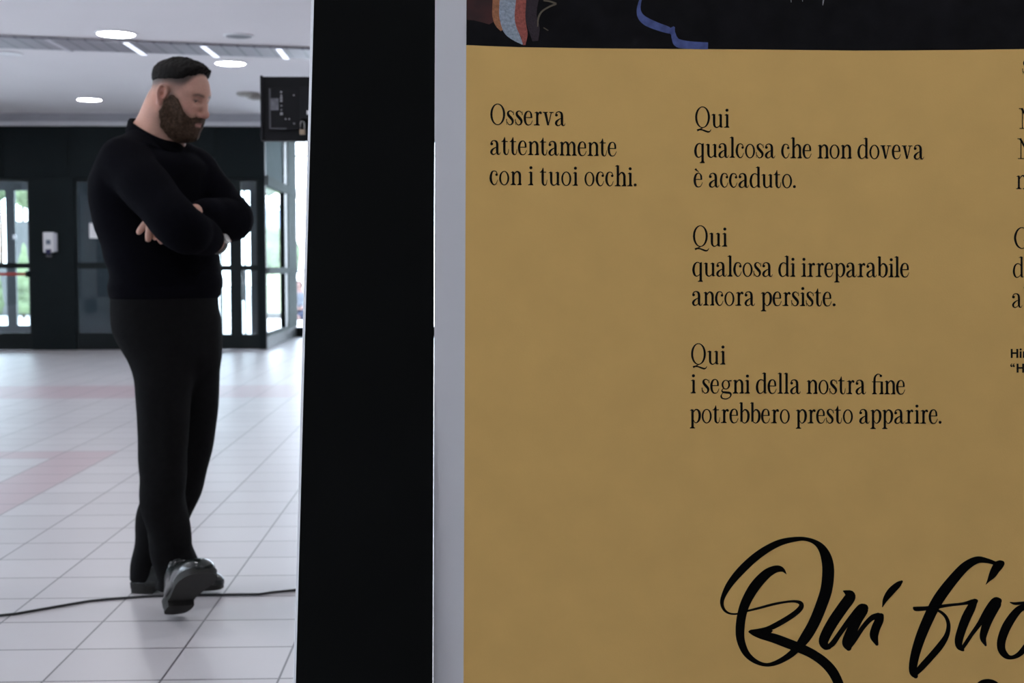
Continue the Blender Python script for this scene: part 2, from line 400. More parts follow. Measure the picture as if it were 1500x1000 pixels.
def tree(px, Y, r, h, leaf_i, lab, trunk=1.2):
    x = on_y(px, 395, Y).x; root = empty('tree', (x, Y, -.03))
    MB().tube([(0, 0, 0), (.05, 0, trunk*.6), (0, .05, trunk+.4)], [.10, .07, .05], 10).build('trunk', M_TRUNK, root, True)
    mb = MB()
    for k in range(9):
        a = random.random()*6.28; q = random.random()
        mb.blob((math.cos(a)*r*.55*q, math.sin(a)*r*.55*q, trunk+h*(.22+.6*random.random())), (r*.55, r*.55, h*.26), 3, .35, 2.5)
    mb.build('crown', M_LEAF[leaf_i], root, True)
    tag(root, lab, 'tree', 'trees in the garden outside')
tree(394, 58, .62, 2.6, 2, 'dark green tree outside, seen high through the glazed side wall right of the doors', 3.6)
tree(412, 60, .50, 2.4, 0, 'lighter green tree outside, just left of the mullion of the glazed side wall', 3.8)
tree(1, 52, .55, 2.4, 1, 'green tree outside behind the left door, left of its dark middle post', 3.6)
tree(34, 55, .60, 2.4, 0, 'pale green tree outside behind the left door, right of its dark middle post', 3.6)
hx0, hx1 = on_y(386, 395, 40.6).x, on_y(424, 395, 40.6).x
mb = MB()
for k in range(8): mb.blob((hx0+(hx1-hx0)*(k+.5)/8, 0, .62+.1*random.random()), (.34, .45, .78), 3, .28, 4)
hd = mb.build('hedge', material('hedge_leaves', (.075, .115, .055), .85, noise=.6, scale=6, bump=.9, bscale=20), None, True); hd.location = (0, 40.7, .80)
hd.data.transform(Matrix.Translation((0, 0, 0)))
tag(hd, 'clipped green hedge outside the glazed side wall', 'hedge')
# grey garden wall and two shrubs behind the left door
a, b = on_y(-60, 395, 33).x, on_y(9, 395, 33).x
gw = MB().box((a, 33, -.03), (b, 33.25, 1.15)).box((on_y(24, 395, 33).x, 33, -.03), (on_y(60, 395, 33).x, 33.25, 2.2)).box((b, 33.02, -.03), (on_y(24, 395, 33).x, 33.2, .9)).build('garden_wall', material('grey_concrete', (.10, .10, .10), .85, noise=.1, scale=2))
tag(gw, 'grey concrete garden wall outside behind the left door', 'wall')
for px, hh, li, lab in ((33.5, 1.35, 0, 'pointed pale green shrub before the garden wall, right of the dark post'), (-16, 1.75, 0, 'pointed pale green shrub at the far left edge, outside the left door')):
    x = on_y(px, 395, 31.5).x; root = empty('shrub', (x, 31.5, -.03))
    MB().tube([(0, 0, 0), (0, 0, .4)], .04, 8).build('stem', M_TRUNK, root)
    mb = MB()
    for k in range(7):
        t = k/6; mb.blob((random.uniform(-.03, .03), 0, .3+hh*t*.86), (.30*(1-t*.8), .28*(1-t*.8), hh*.16), 3, .25, 4)
    mb.build('foliage', M_LEAF[li], root, True); tag(root, lab, 'shrub', 'shrubs outside the left door')
# white garden pavilion far outside
p = on_y(405, 300, 46); root = empty('pavilion', (p.x, 46, .80))
MB().lathe([(.02, 2.75), (.3, 2.62), (.68, 2.42), (.7, 2.35), (.64, 2.35)], seg=6).build('canopy', M_WHITE, root)
for k in range(4):
    MB().cyl((.5*math.cos(.8+k*1.57), .5*math.sin(.8+k*1.57), 1.2), .04, 2.4, 10).build('post', M_WHITE, root)
tag(root, 'small white pavilion in the garden, seen through the glazed side wall', 'pavilion')
hb = MB().box((on_y(386, 395, 44).x, 44, .80), (on_y(424, 395, 44).x, 44.1, 2.95)).build('garden_fence', material('pale_fence', (.20, .26, .36), .7, noise=.03))
tag(hb, 'pale blue white fence outside, above the clipped hedge', 'fence')
ks = MB().box((on_y(383, 395, 30.6).x, 30.6, -.03), (on_y(429, 395, 30.6).x, 30.95, .09), .01).build('kerb', material('kerb_grey', (.06, .06, .056), .85, noise=.08))
tag(ks, 'grey kerb stone outside along the lower edge of the lawn', 'kerb')

# ------------------------------------------------------------------ soap dispenser on the dark wall
p = on_y(75.5, 372, VW); px_m = 1/110.0
root = empty('soap_dispenser', (p.x, VW, p.z))
w, hgt = .085, .285
MB().box((-w, -.085, .02), (w*.55, -.002, hgt), .012).build('body', M_WHITE, root)
MB().box((w*.5, -.055, .03), (w, -.002, hgt-.01), .012).build('side_cover', material('shaded_grey_plastic', (.55, .55, .60), .45), root)  # shade of the right side put into a greyer plastic colour
MB().box((-.045, -.088, .125), (.015, -.083, .185), .002).build('level_window', material('grey_window', (.13, .16, .22), .3), root)
MB().prism([(-.055, -.098, .06), (-.035, -.098, -.0), (.005, -.098, -.0), (.025, -.098, .06)], (0, .05, 0)).build('push_lever', material('dark_blue_plastic', (.02, .02, .09), .35), root)
MB().tube([(-.05, -.06, -.002), (-.05, -.06, -.03), (.02, -.06, -.03), (.02, -.06, -.002)], .005).build('drip_wire', M_STRIP, root)
tag(root, 'white soap dispenser with dark blue lever on the dark wall', 'dispenser')
# paper notice on the middle door, small sticker on the post of the left door
a, b = on_y(130.5, 326.5, VW+.035), on_y(168, 349, VW+.035)
nb = MB().box((a.x, VW+.037, b.z), (b.x, VW+.041, a.z)).build('paper_notice', material('white_paper', (.85, .85, .86), .7, noise=.03))
for k in range(5):
    MB().box((a.x+.045, VW+.0362, a.z-.05-k*.028), (a.x+.045+(.2 if k % 2 else .16), VW+.0368, a.z-.045-k*.028)).build('faint_print', material('grey_print', (.55, .55, .56), .7), nb)
tag(nb, 'white sheet of paper stuck on the glass of the middle door', 'notice')
a, b = on_y(18.5, 343.5, VO-.002), on_y(24, 350, VO-.002)
tag(MB().box((a.x, VO-.006, b.z), (b.x, VO-.001, a.z)).build('sticker', M_WHITE), 'small white square sticker on the dark post behind the left door', 'sticker')
tag(MB().box((on_y(320, 261, VW).x, VW-.03, on_y(320, 265.5, VW).z), (on_y(324, 261, VW).x, VW-.002, on_y(320, 261, VW).z), .008).build('door_sensor', material('sensor_white', (.8, .8, .85), .4)), 'tiny white sensor on the dark wall above the far shoulder of the standing person', 'sensor')

# ------------------------------------------------------------------ person sitting outside
def uvball(mb, c, r, seg=16):
    q = bmesh.ops.create_uvsphere(mb.bm, u_segments=seg, v_segments=seg//2+2, radius=1)
    for v in q['verts']: v.co = Vector((c[0]+v.co.x*r[0], c[1]+v.co.y*r[1], c[2]+v.co.z*r[2]))

# ------------------------------------------------------------------ hanging screen seen from behind, with padlock
YS = 6.6
c0, c1 = on_y(381, 112, YS), on_y(384, 206, YS)
W = on_y(548, 160, YS).x - c0.x
top, bot = c0.z, c1.z; Hh = top-bot
root = empty('screen', (c0.x, YS, bot))
M_SCR = material('black_screen_housing', (.0068, .0068, .0085), .55, spec=.18, noise=.1, scale=20, bump=.1, bscale=300)
M_SCR2 = material('dark_grey_plastic', (.011, .011, .014), .55, spec=.18, noise=.1)
sc_ = W
MB().box((0, .0, 0), (W, .055, Hh), .006).build('housing', M_SCR, root)
u = 1/ (F_PX/YS)                                                     # metres per photo pixel here
P_ = lambda px, py: ((px-381)*u, (206-py)*u)
def slab(x0, y0, x1, y1, d0, d1, name, mt, parent=root, bev=.002):
    a, b = P_(x0, y1), P_(x1, y0)
    return MB().box((a[0], d0, a[1]), (b[0], d1, b[1]), bev).build(name, mt, parent)
slab(381.3, 113, 385, 205.5, -.012, .002, 'edge_trim', M_SCR2)
bx = slab(394, 131, 441, 190, -.022, .004, 'electronics_cover', M_SCR)
slab(394.5, 132, 396.6, 190, -.025, -.02, 'cover_edge', material('pale_edge_grey', (.07, .07, .08), .5), bx, .0005)  # paler grey strips along two edges of the cover
slab(394.5, 188.2, 419, 190.2, -.025, -.02, 'cover_edge', bpy.data.materials['pale_edge_grey'], bx, .0005)
slab(395, 146, 408, 163, -.024, -.02, 'rating_label', material('grey_label', (.12, .12, .14), .5, noise=.35, scale=60), bx, .0003)
M_PORT = material('metal_port', (.35, .35, .37), .4, .6)
for yy, s in ((137, 1.3), (142, 1.2), (145.5, 1.5), (149.5, 1.5), (156.5, .9), (162.5, .9), (168, 1.9)):
    slab(412-s, yy-s, 412+s, yy+s, -.026, -.02, 'port', M_PORT, bx, .0006)
for xx, yy in ((430, 141.5), (430, 182), (418, 175.5), (423, 175.5)):
    slab(xx-1, yy-1, xx+1, yy+1, -.026, -.02, 'screw', M_PORT, bx, .0006)
slab(440, 130, 470, 176, -.05, .004, 'mount_bracket', M_SCR2)
slab(449.3, 164.3, 456, 170, -.058, -.045, 'white_latch', material('white_latch_plastic', (.85, .82, .85), .3))
# pole that carries it, standing behind the black wing
px_ = P_(505, 0)[0]
MB().cyl((px_, .10, -bot/2+.05+Hh/4), .03, bot+Hh/2-.1, 24).build('pole', M_SCR2, root)
MB().lathe([(.001, -bot+.02), (.16, -bot+.02), (.16, -bot+.004), (.001, -bot+.002)], (px_, .10, 0)).build('base_plate', M_SCR2, root, True)
MB().box((px_-.08, .05, Hh*.3), (px_+.08, .10, Hh*.7), .004).build('pole_bracket', M_SCR2, root)
tag(root, 'back of a black display screen on a pole, half hidden by the black panel', 'screen')
a = P_(442, 192)
pl = empty('padlock', (c0.x+a[0], YS-.03, bot+a[1]))
MB().box((-.013, -.008, -.020), (.013, .008, .004), .002).build('lock_body', material('brass_lock_body', (.36, .28, .20), .4, .4), pl)
MB().tube([(-.0095, 0, 0), (-.0095, 0, .032), (-.006, 0, .041), (0, 0, .044), (.006, 0, .041), (.0095, 0, .032), (.0095, 0, 0)], .0026, 10).build('shackle', material('lock_steel', (.45, .44, .43), .35, .8), pl, True)
tag(pl, 'small brass padlock hanging on the back of the black screen', 'padlock')

# ------------------------------------------------------------------ cable on the floor
cpts = [(-30, 903), (0, 901), (24, 898.5), (55, 893), (95, 886), (130, 880), (165, 876.6), (200, 874), (225, 872.5), (260, 871.5), (300, 871), (330, 870.6), (355, 870.2), (380, 870), (400, 867), (436, 863.5), (470, 861), (520, 862), (600, 866)]
tag(MB().tube([on_z(a, b, .0045) for a, b in cpts], .0042, 8).build('cable', material('black_cable', (.012, .012, .014), .5), None, True), 'thin black cable lying across the tiled floor', 'cable')

# ------------------------------------------------------------------ the printed panel
PD = 2.0
TAU, RHO = math.radians(4.44), .0066
CB = -CF                                                              # toward the camera
PO = CAM + ray(681, 500)*PD
PU = (CU*math.cos(TAU) + CX*RHO + CB*math.sin(TAU)).normalized()
PR = (CX - CU*.006); PR = (PR - PU*PR.dot(PU)).normalized(); PN = PR.cross(PU)
def pp(px, py):                                                       # pixel -> panel coordinates (right, up)
    d = ray(px, py); t = (PO-CAM).dot(PN)/d.dot(PN); q = CAM + d*t - PO
    return q.dot(PR), q.dot(PU)
stand = bpy.data.objects.new('exhibition_panel', None); C.objects.link(stand)
mw = Matrix.Identity(4)
for i in range(3): mw[i][0], mw[i][1], mw[i][2], mw[i][3] = PR[i], PU[i], PN[i], PO[i]
stand.matrix_world = mw; stand.empty_display_size = .1
x_l = (pp(638, 0)[0]+pp(634.3, 1000)[0])/2
zfloor = -PO.z/PU.z+.003; ztop = zfloor+2.05; x_r = x_l+1.02
M_BOARD = material('white_board', (.79, .79, .82), .55, noise=.01, bump=.05, bscale=500)
M_YEL = material('ochre_print', (.87, .545, .175), .65, spec=.25, noise=.03, scale=14, bump=.06, bscale=400)
M_INK = material('black_ink', (.0075, .0073, .0072), .7, spec=.08)
MB().box((x_l, zfloor, -.012), (x_r, ztop, 0)).build('board', M_BOARD, stand)
x_y0 = pp(683, 60)[0]; x_y1 = x_r-.03
def flat(name, poly, mt, off, parent=stand):
    bm = bmesh.new(); vs = [bm.verts.new((x, y, off)) for x, y in poly]; f = bm.faces.new(vs)
    bmesh.ops.triangulate(bm, faces=[f]); bmesh.ops.recalc_face_normals(bm, faces=bm.faces)
    for f in bm.faces:
        if f.normal.z < 0: f.normal_flip()
    me = bpy.data.meshes.new(name); bm.to_mesh(me); bm.free(); return link(name, me, mt, parent)
xl0, xl1 = pp(683.3, 0), pp(679, 1000)
slope = (xl1[0]-xl0[0])/(xl1[1]-xl0[1]); xle = lambda y: xl0[0]+(y-xl0[1])*slope
flat('ochre_sheet', [(xle(zfloor+.02), zfloor+.02), (x_y1, zfloor+.02), (x_y1, ztop-.02), (xle(ztop-.02), ztop-.02)], M_YEL, .0001)
edge = [(683, 66), (720, 67.6), (760, 69), (850, 70.6), (950, 71.4), (1100, 72.4), (1250, 74), (1330, 73.8), (1400, 73.2), (1500, 71.8)]
ep = [pp(*e) for e in edge]; ep = [(xle(ep[0][1]), ep[0][1])] + ep[1:] + [(x_y1, ep[-1][1])]
photo = flat('printed_photo', ep + [(x_y1, ztop-.02), (xle(ztop-.02), ztop-.02)], material('dark_photo_print', (.0075, .0072, .0085), .6, spec=.1, noise=.35, scale=30), .0002)

def catmull(P, n=8):
    P = np.array(P, float); out = []
    Q = np.vstack([2*P[0]-P[1], P, 2*P[-1]-P[-2]])
    for i in range(1, len(Q)-2):
        for k in range(n):
            t = k/n; a, b, c, d = Q[i-1], Q[i], Q[i+1], Q[i+2]
            out.append(.5*(2*b + (c-a)*t + (2*a-5*b+4*c-d)*t*t + (3*b-a-3*c+d)*t**3))
    out.append(Q[-2]); return np.array(out)
class Ink:
    """strokes and rings in pixel coordinates laid on the panel"""
    def __init__(s, off): s.v = []; s.f = []; s.off = off
    def poly(s, pts):
        i = len(s.v); s.v += [(*pp(x, y), s.off) for x, y in pts]; s.f.append(tuple(range(i, i+len(pts))))
    def ribbon(s, pts, n=7, caps=True, disc=False):
        """pts: (x, y, w) in pixels"""
        if len(pts) == 2: c = np.array(pts, float)
        else: c = catmull(pts, n)
        m_ = len(c); L = []; R_ = []
        for i in range(m_):
            t = c[min(i+1, m_-1), :2]-c[max(i-1, 0), :2]; ln = np.hypot(*t) or 1; nx, ny = -t[1]/ln, t[0]/ln; w = max(c[i, 2], .02)/2
            L.append((c[i, 0]+nx*w, c[i, 1]+ny*w)); R_.append((c[i, 0]-nx*w, c[i, 1]-ny*w))
        i0 = len(s.v); s.v += [(*pp(x, y), s.off) for x, y in L] + [(*pp(x, y), s.off) for x, y in R_]
        for i in range(m_-1): s.f.append((i0+i, i0+i+1, i0+m_+i+1, i0+m_+i))
        if disc:
            for i in range(0, m_, 2): s.dot(c[i, 0], c[i, 1], max(c[i, 2], .05)/2*.985, 12)
    def dot(s, x, y, r, seg=14):
        s.poly([(x+r*math.cos(2*math.pi*k/seg), y+r*math.sin(2*math.pi*k/seg)) for k in range(seg)])
    def ring(s, x, y, rx, ry, ix, iy, seg=40):
        i = len(s.v); A = [2*math.pi*k/seg for k in range(seg)]
        s.v += [(*pp(x+rx*math.cos(a), y+ry*math.sin(a)), s.off) for a in A] + [(*pp(x+ix*math.cos(a), y+iy*math.sin(a)), s.off) for a in A]
        for k in range(seg): q = (k+1) % seg; s.f.append((i+k, i+q, i+seg+q, i+seg+k))
    def build(s, name, mt, parent=stand):
        me = bpy.data.meshes.new(name); me.from_pydata(s.v, [], s.f); me.validate()
        bm = bmesh.new(); bm.from_mesh(me); bm.normal_update()
        for f in bm.faces:
            if f.normal.z < 0: f.normal_flip()
        bm.to_mesh(me); bm.free(); return link(name, me, mt, parent)

# printed picture above: striped knit, dark red cloth, blue ribbon, cream line
def crop(x, y, s=3.571, ox_=680, oy_=0): return ox_+x/s, oy_+y/s
def stroke_set(name, mt, strokes, off, s=3.571, o=(680, 0), parent=photo, disc=False):
    k = Ink(off)
    for st in strokes: k.ribbon([(*crop(x, y, s, *o), w/s) for x, y, w in st], 6, disc=disc)
    return k.build(name, mt, parent)
def knit(name, col):
    mt = material(name, col, .8, noise=.25, scale=260, bump=.5, bscale=500); return mt
k = Ink(.00025); k.poly([crop(x, y) for x, y in ((13, -60), (152, -60), (152, 60), (158, 112), (130, 128), (90, 116), (50, 106), (13, 104))])
k.build('red_cloth', material('dark_red_print', (.045, .009, .008), .6, noise=.6, scale=25), photo)
stroke_set('orange_stripe', knit('orange_knit', (.42, .17, .075)), [[(170, -60, 40), (166, 20, 36), (165, 80, 36), (176, 125, 30), (196, 160, 12)]], .00034)
stroke_set('white_stripe', knit('white_blue_knit', (.36, .42, .50)), [[(232, -60, 100), (224, 20, 92), (226, 90, 92), (240, 150, 76), (268, 190, 50), (306, 232, 6)]], .0003)
stroke_set('red_stripe', knit('red_knit', (.40, .10, .075)), [[(304, -60, 50), (296, 20, 54), (292, 90, 56), (300, 140, 52), (312, 180, 40), (314, 236, 12)]], .00034)
stroke_set('purple_fringe', knit('dark_purple_knit', (.028, .016, .024)), [[(365, -60, 80), (350, 20, 70), (350, 90, 60), (365, 150, 60), (372, 215, 30)]], .00027)
stroke_set('cream_thread', material('cream_thread_print', (.14, .115, .075), .7), [[(415, 2, 9), (450, 8, 9), (482, 20, 10)], [(482, 20, 10), (440, 38, 9), (405, 62, 9), (388, 95, 9), (384, 140, 5)], [(415, 145, 5), (440, 160, 5)]], .0004)
stroke_set('blue_ribbon', material('blue_ribbon_print', (.075, .105, .30), .7, noise=.3, scale=90), [[(935, -40, 10), (918, 15, 14), (913, 55, 22), (925, 88, 34), (955, 114, 42), (1010, 138, 40), (1060, 155, 36), (1090, 170, 24), (1100, 200, 30), (1120, 226, 44), (1180, 236, 40), (1275, 240, 36)], [(1098, 140, 10), (1088, 160, 30), (1092, 180, 20)]], .0003)
M_PALEP = material('pale_print', (.35, .36, .38), .7)
for st_ in ([[(283, -20, 3), (281, 0, 4), (282, 12, 3)], [(341, -20, 4), (341, 8, 3)], [(455, -30, 6), (450, 5, 7), (447, 28, 3)]]): stroke_set('white_fibre', M_PALEP, [st_], .0003, 3.571, (1080, 0))

# condensed serif letters, in tenths of a pixel: lists of strokes, dots and rings
SER = 12
def serif(x0, x1, y=0): return [(x0, y+6, SER), (x1, y+6, SER)]
def stem(x, y0=0, y1=195, w=29): return [(x, y0, w), (x, y1, w)]
def brk(x, y=12, up=1): return [(x, y+16*up, 28), (x, y, 50)]
def flag(x0, x1, y): return [(x0, y-16, 5), (x1, y-5, 22)]
def foot(x, x0, x1): return [stem(x, 0, 20), serif(x0, x1), brk(x)]
def Oring(cx, cy, rx, ry, ix, iy): return ('ring', cx, cy, rx, ry, ix, iy)
def dot(x, y, r): return ('dot', x, y, r)
arch = lambda a, b, t=198: [(a, 150, 9), (a+18, 180, 14), ((a+b)/2, t, 18), (b-14, t-16, 27), (b-1, 150, 30), (b, 110, 29)]
bowl_l = [(124, 172, 9), (98, 198, 12), (66, 203, 14), (32, 170, 24), (16, 98, 30), (28, 34, 27), (56, 3, 15), (92, 14, 10), (122, 52, 8)]
G_ = {
 'o': (150, [Oring(75, 100, 74, 106, 46, 92)]),
 'O': (218, [Oring(109, 152, 109, 158, 77, 145)]),
 'n': (160, [stem(40), flag(5, 40, 198), *foot(40, 0, 80), arch(52, 137), stem(137, 0, 115), *foot(137, 97, 160)]),
 'm': (250, [stem(34), flag(0, 34, 198), *foot(34, 0, 70), arch(46, 124), stem(124, 0, 115), *foot(124, 90, 162), arch(136, 214), stem(214, 0, 115), *foot(214, 180, 250)]),
 'h': (166, [stem(45, 0, 303), flag(6, 45, 306), *foot(45, 0, 83), arch(57, 141, 200), stem(141, 0, 115), *foot(141, 102, 166)]),
 'i': (76, [stem(45), flag(6, 45, 198), *foot(45, 0, 76), dot(42, 256, 23)]),
 'l': (76, [stem(42, 0, 303), flag(2, 42, 306), *foot(42, 0, 76)]),
 'u': (170, [[(42, 197, 29), (42, 62, 29), (52, 20, 22), (78, 3, 15), (106, 14, 11), (130, 44, 8)], flag(2, 42, 199), stem(139, 6), flag(100, 139, 199), [(139, 8, 16), (172, 12, 6)], [(139, 3, 12), (160, 9, 8)]]),
 'a': (156, [dot(27, 155, 21), [(14, 165, 10), (30, 192, 13), (62, 205, 13), (94, 190, 24), (107, 150, 30), (107, 50, 30), (114, 15, 24), (131, 3, 13), (146, 14, 8), (154, 36, 6)], [(102, 113, 9), (62, 92, 16), (30, 62, 27), (21, 32, 28), (34, 8, 20), (58, 2, 13), (84, 18, 9), (104, 48, 8)]]),
 'e': (131, [[(18, 113, 11), (120, 113, 11)], [(112, 110, 22), (108, 162, 22), (92, 195, 14), (66, 204, 13), (36, 186, 22), (18, 140, 28), (15, 98, 30), (22, 48, 27), (42, 12, 20), (70, 3, 13), (98, 13, 10), (116, 42, 8), (127, 70, 7)]]),
 'r': (116, [stem(50), flag(8, 50, 198), *foot(50, 0, 86), [(62, 140, 8), (72, 172, 13), (88, 194, 18), (106, 192, 22)], dot(102, 182, 17)]),
 's': (112, [[(97, 178, 9), (76, 201, 11), (50, 204, 14), (26, 182, 24), (30, 146, 31), (62, 108, 34), (92, 68, 30), (90, 28, 22), (64, 3, 13), (34, 9, 11), (12, 44, 8)], [(103, 205, 3), (106, 176, 8), (106, 148, 12)], [(8, 0, 4), (6, 40, 8), (3, 84, 12)]]),
 'v': (156, [[(36, 196, 31), (78, 4, 24)], [(124, 196, 13), (80, 4, 11)], serif(0, 72, 187), serif(94, 156, 187)]),
 't': (108, [[(47, 258, 7), (43, 215, 24), (42, 175, 29), (42, 55, 29), (51, 18, 24), (71, 2, 15), (91, 14, 10), (102, 50, 8), (106, 84, 6)], [(0, 193, 12), (92, 193, 12)], [(14, 196, 4), (44, 218, 30)]]),
 'c': (122, [dot(102, 150, 19), [(112, 160, 9), (96, 193, 12), (64, 204, 12), (33, 182, 22), (16, 108, 30), (27, 44, 26), (60, 3, 15), (95, 18, 10), (119, 72, 6)]]),
 'd': (160, [stem(130, 8, 305), flag(90, 130, 308), bowl_l, [(130, 8, 16), (162, 12, 6)], [(130, 3, 12), (150, 9, 8)]]),
 'q': (152, [stem(122, -70, 200), bowl_l, serif(80, 152, -80), brk(122, -68), [(122, 196, 20), (140, 202, 4)]]),
 'b': (148, [stem(32, 20, 303), flag(0, 32, 305), [(45, 158, 9), (70, 192, 15), (100, 192, 22), (128, 155, 29), (134, 98, 31), (122, 38, 26), (88, 3, 14), (56, 10, 12), (34, 32, 12)]]),
 'p': (160, [stem(40, -70, 196), flag(2, 40, 198), serif(0, 78, -80), brk(40, -68), [(54, 155, 9), (80, 192, 15), (110, 194, 20), (138, 160, 29), (145, 100, 31), (132, 40, 25), (100, 4, 13), (74, 10, 10), (54, 44, 8)]]),
 'g': (170, [Oring(82, 128, 63, 70, 36, 58), [(122, 182, 13), (166, 187, 18)], [(50, 74, 9), (26, 48, 14), (36, 22, 22), (90, 13, 28), (138, 7, 28), (156, -18, 21), (140, -54, 14), (88, -80, 13), (32, -72, 18), (14, -45, 20), (22, -14, 11), (46, 12, 8)]]),
 'F': (168, [[(37, 0, 29), (37, 190, 29), (45, 252, 24), (74, 289, 16), (104, 293, 12), (128, 282, 10)], dot(130, 269, 19), [(0, 182, 11), (146, 182, 11)], stem(144, 0, 186), *foot(37, 0, 72), *foot(144, 106, 168)]),
 'Q': (218, [Oring(109, 152, 109, 158, 77, 145), [(122, 2, 10), (72, -22, 13), (34, -36, 18)], [(30, -42, 26), (60, -30, 20), (100, -32, 18), (150, -50, 21), (190, -62, 20), (216, -54, 14), (234, -26, 6)]]),
 'E': (131, None),
 'N': (250, [stem(52, 0, 300, 13), serif(10, 96), [(40, 300, 30), (205, 4, 34)], serif(2, 60, 290), stem(205, 4, 300, 13), serif(166, 248, 290)]),
 'G': (240, [[(198, 215, 9), (176, 276, 13), (112, 306, 13), (48, 258, 27), (18, 152, 34), (48, 48, 28), (112, 0, 14), (170, 22, 12), (192, 55, 14)], stem(192, 30, 122, 28), serif(146, 232, 112)]),
 '.': (46, [dot(22, 20, 22)]),
}
G_['E'] = (131, G_['e'][1] + [[(22, 268, 27), (42, 248, 18), (76, 222, 6)]])
def width(t, g, sp): return sum((sp if ch == ' ' else G_[ch][0]) for ch in t) + g*(len(t)-1)
def set_line(k, text, x0, x1, y0, y1):
    g, sp = 15., 62.; tot = (x1-x0)*10
    g = (tot-width(text, 0, sp))/(len(text)-1)
    s = 1.
    if g < 6 or g > 26:
        g = min(max(g, 6), 26); s = tot/width(text, g, sp)
    x = 0.
    for ch in text:
        if ch == ' ': x += (sp+g)*s; continue
        wd, strokes = G_[ch]
        def T(a, b):
            X = x0+(x+a*s)*.1; return X, y0+(y1-y0)*(X-x0)/max(x1-x0, 1)-b*.1
        for st in strokes:
            if st[0] == 'ring': k.ring(*T(st[1], st[2]), st[3]*.1*s, st[4]*.1, st[5]*.1*s, st[6]*.1)
            elif st[0] == 'dot': k.dot(*T(st[1], st[2]), st[3]*.1)
            else: k.ribbon([(*T(a, b), w_*(.12 if w_ > 18 else .115)) for a, b, w_ in st], 5)
        x += (wd+g)*s
blocks = {
 'text_left_column': [('Osserva', 718.2, 828, 182.4, 184.3), ('attentamente', 717.6, 903.3, 226.2, 228.8), ('con i tuoi occhi.', 717.2, 932.8, 270.6, 272.8)],
 'text_upper_verse': [('Qui', 1018.2, 1068.3, 186.8, 187), ('qualcosa che non doveva', 1017, 1353.4, 230.5, 233.2), ('E accaduto.', 1016.2, 1166, 274.0, 275.3)],
 'text_middle_verse': [('Qui', 1015, 1065.1, 360.8, 361), ('qualcosa di irreparabile', 1014.2, 1331.8, 404.5, 406.0), ('ancora persiste.', 1013.2, 1224.2, 447.2, 448.3)],
 'text_lower_verse': [('Qui', 1012.2, 1062.4, 533.4, 533.7), ('i segni della nostra Fne', 1011.5, 1325.8, 575.7, 577.4), ('potrebbero presto apparire.', 1010.4, 1379.4, 619.2, 620.3)],
 'text_right_verse': [('N', 1492.4, 1517.4, 188.6, 188.8), ('N', 1490.2, 1515.2, 232.8, 233), ('n', 1488.4, 1504.4, 276.9, 277), ('s', 1497.4, 1508.6, 108.8, 108.9)],
 'text_right_lower_verse': [('G', 1485.0, 1509, 363.8, 364), ('d', 1483.4, 1499.4, 406.4, 406.5), ('a', 1481.8, 1497.4, 450.4, 450.5), ('b', 1499, 1513.8, 450.5, 450.6)],
}
for nm in ('text_right_verse', 'text_right_lower_verse'):
    for q_, ln in enumerate(blocks.pop(nm)): blocks['text_letter' if q_ == 0 and nm == 'text_right_verse' else 'text_letter ' + nm + str(q_)] = [ln]
for nm, lines in blocks.items():
    nm = nm.split(' ')[0]; k = Ink(.0003)
    for ln in lines:
        if len(ln[0]) == 1:
            t, x0, x1, y0, y1 = ln; wd, strokes = G_[t]
            for st in strokes:
                if st[0] == 'ring': k.ring(x0+st[1]*.1, y0-st[2]*.1, st[3]*.1, st[4]*.1, st[5]*.1, st[6]*.1)
                elif st[0] == 'dot': k.dot(x0+st[1]*.1, y0-st[2]*.1, st[3]*.1)
                else: k.ribbon([(x0+a*.1, y0-b*.1, w_*.1) for a, b, w_ in st], 5)
        else: set_line(k, *ln)
    k.build(nm, M_INK)
# bold sans serif credit at the right edge
k = Ink(.0003)
def bold_H(x, y, h=13.2, w=11.2): k.ribbon([(x+1.5, y, 2.9), (x+1.5, y-h, 2.9)]); k.ribbon([(x+w-1.5, y, 2.9), (x+w-1.5, y-h, 2.9)]); k.ribbon([(x, y-h*.53, 2.5), (x+w, y-h*.53, 2.5)])
bold_H(1480.4, 524); k.ribbon([(1495, 524, 2.7), (1495, 514.3, 2.7)]); k.dot(1495, 511.6, 1.6); k.ribbon([(1499.6, 524, 2.7), (1499.6, 514.3, 2.7)])
bold_H(1489, 545.6)
for x in (1481.6, 1485.0): k.dot(x, 536, 1.45); k.ribbon([(x-1.2, 536.2, 1.0), (x-1.0, 534.3, 1.3), (x+.8, 532.4, 1.0)])
k.build('text_credit', M_INK)

# brush lettering
sA, oA = 4.545, (1040, 780); sB, oB = 3.1915, (1030, 770); sC, oC = 4.764, (1280, 790)
q1 = [(508, 274, 4), (488, 250, 24), (462, 240, 42), (425, 246, 52), (370, 279, 64), (300, 355, 70), (244, 450, 66), (213, 540, 62), (200, 640, 60), (206, 720, 54), (240, 800, 44), (298, 853, 32), (370, 878, 24), (440, 865, 32), (520, 822, 42), (580, 768, 52), (640, 690, 72), (692, 600, 75), (742, 480, 78), (776, 370, 80), (787, 250, 80), (774, 165, 72), (742, 100, 52), (694, 60, 32), (630, 41, 26), (560, 44, 33), (470, 64, 43), (380, 108, 50), (290, 172, 54), (200, 258, 54), (130, 344, 44), (88, 425, 30), (80, 474, 24), (97, 515, 18), (132, 537, 13), (180, 539, 12), (250, 520, 14), (330, 500, 16), (420, 476, 17), (500, 461, 15), (560, 456, 17), (600, 466, 26), (608, 490, 34), (580, 525, 36), (520, 568, 37), (440, 614, 37), (380, 640, 32), (320, 651, 26), (272, 657, 24)]
q2 = [(262, 658, 14), (290, 668, 32), (340, 682, 48), (420, 700, 62), (500, 729, 65), (600, 768, 64), (680, 806, 62), (760, 862, 64), (820, 930, 66), (862, 1020, 64), (880, 1110, 60)]
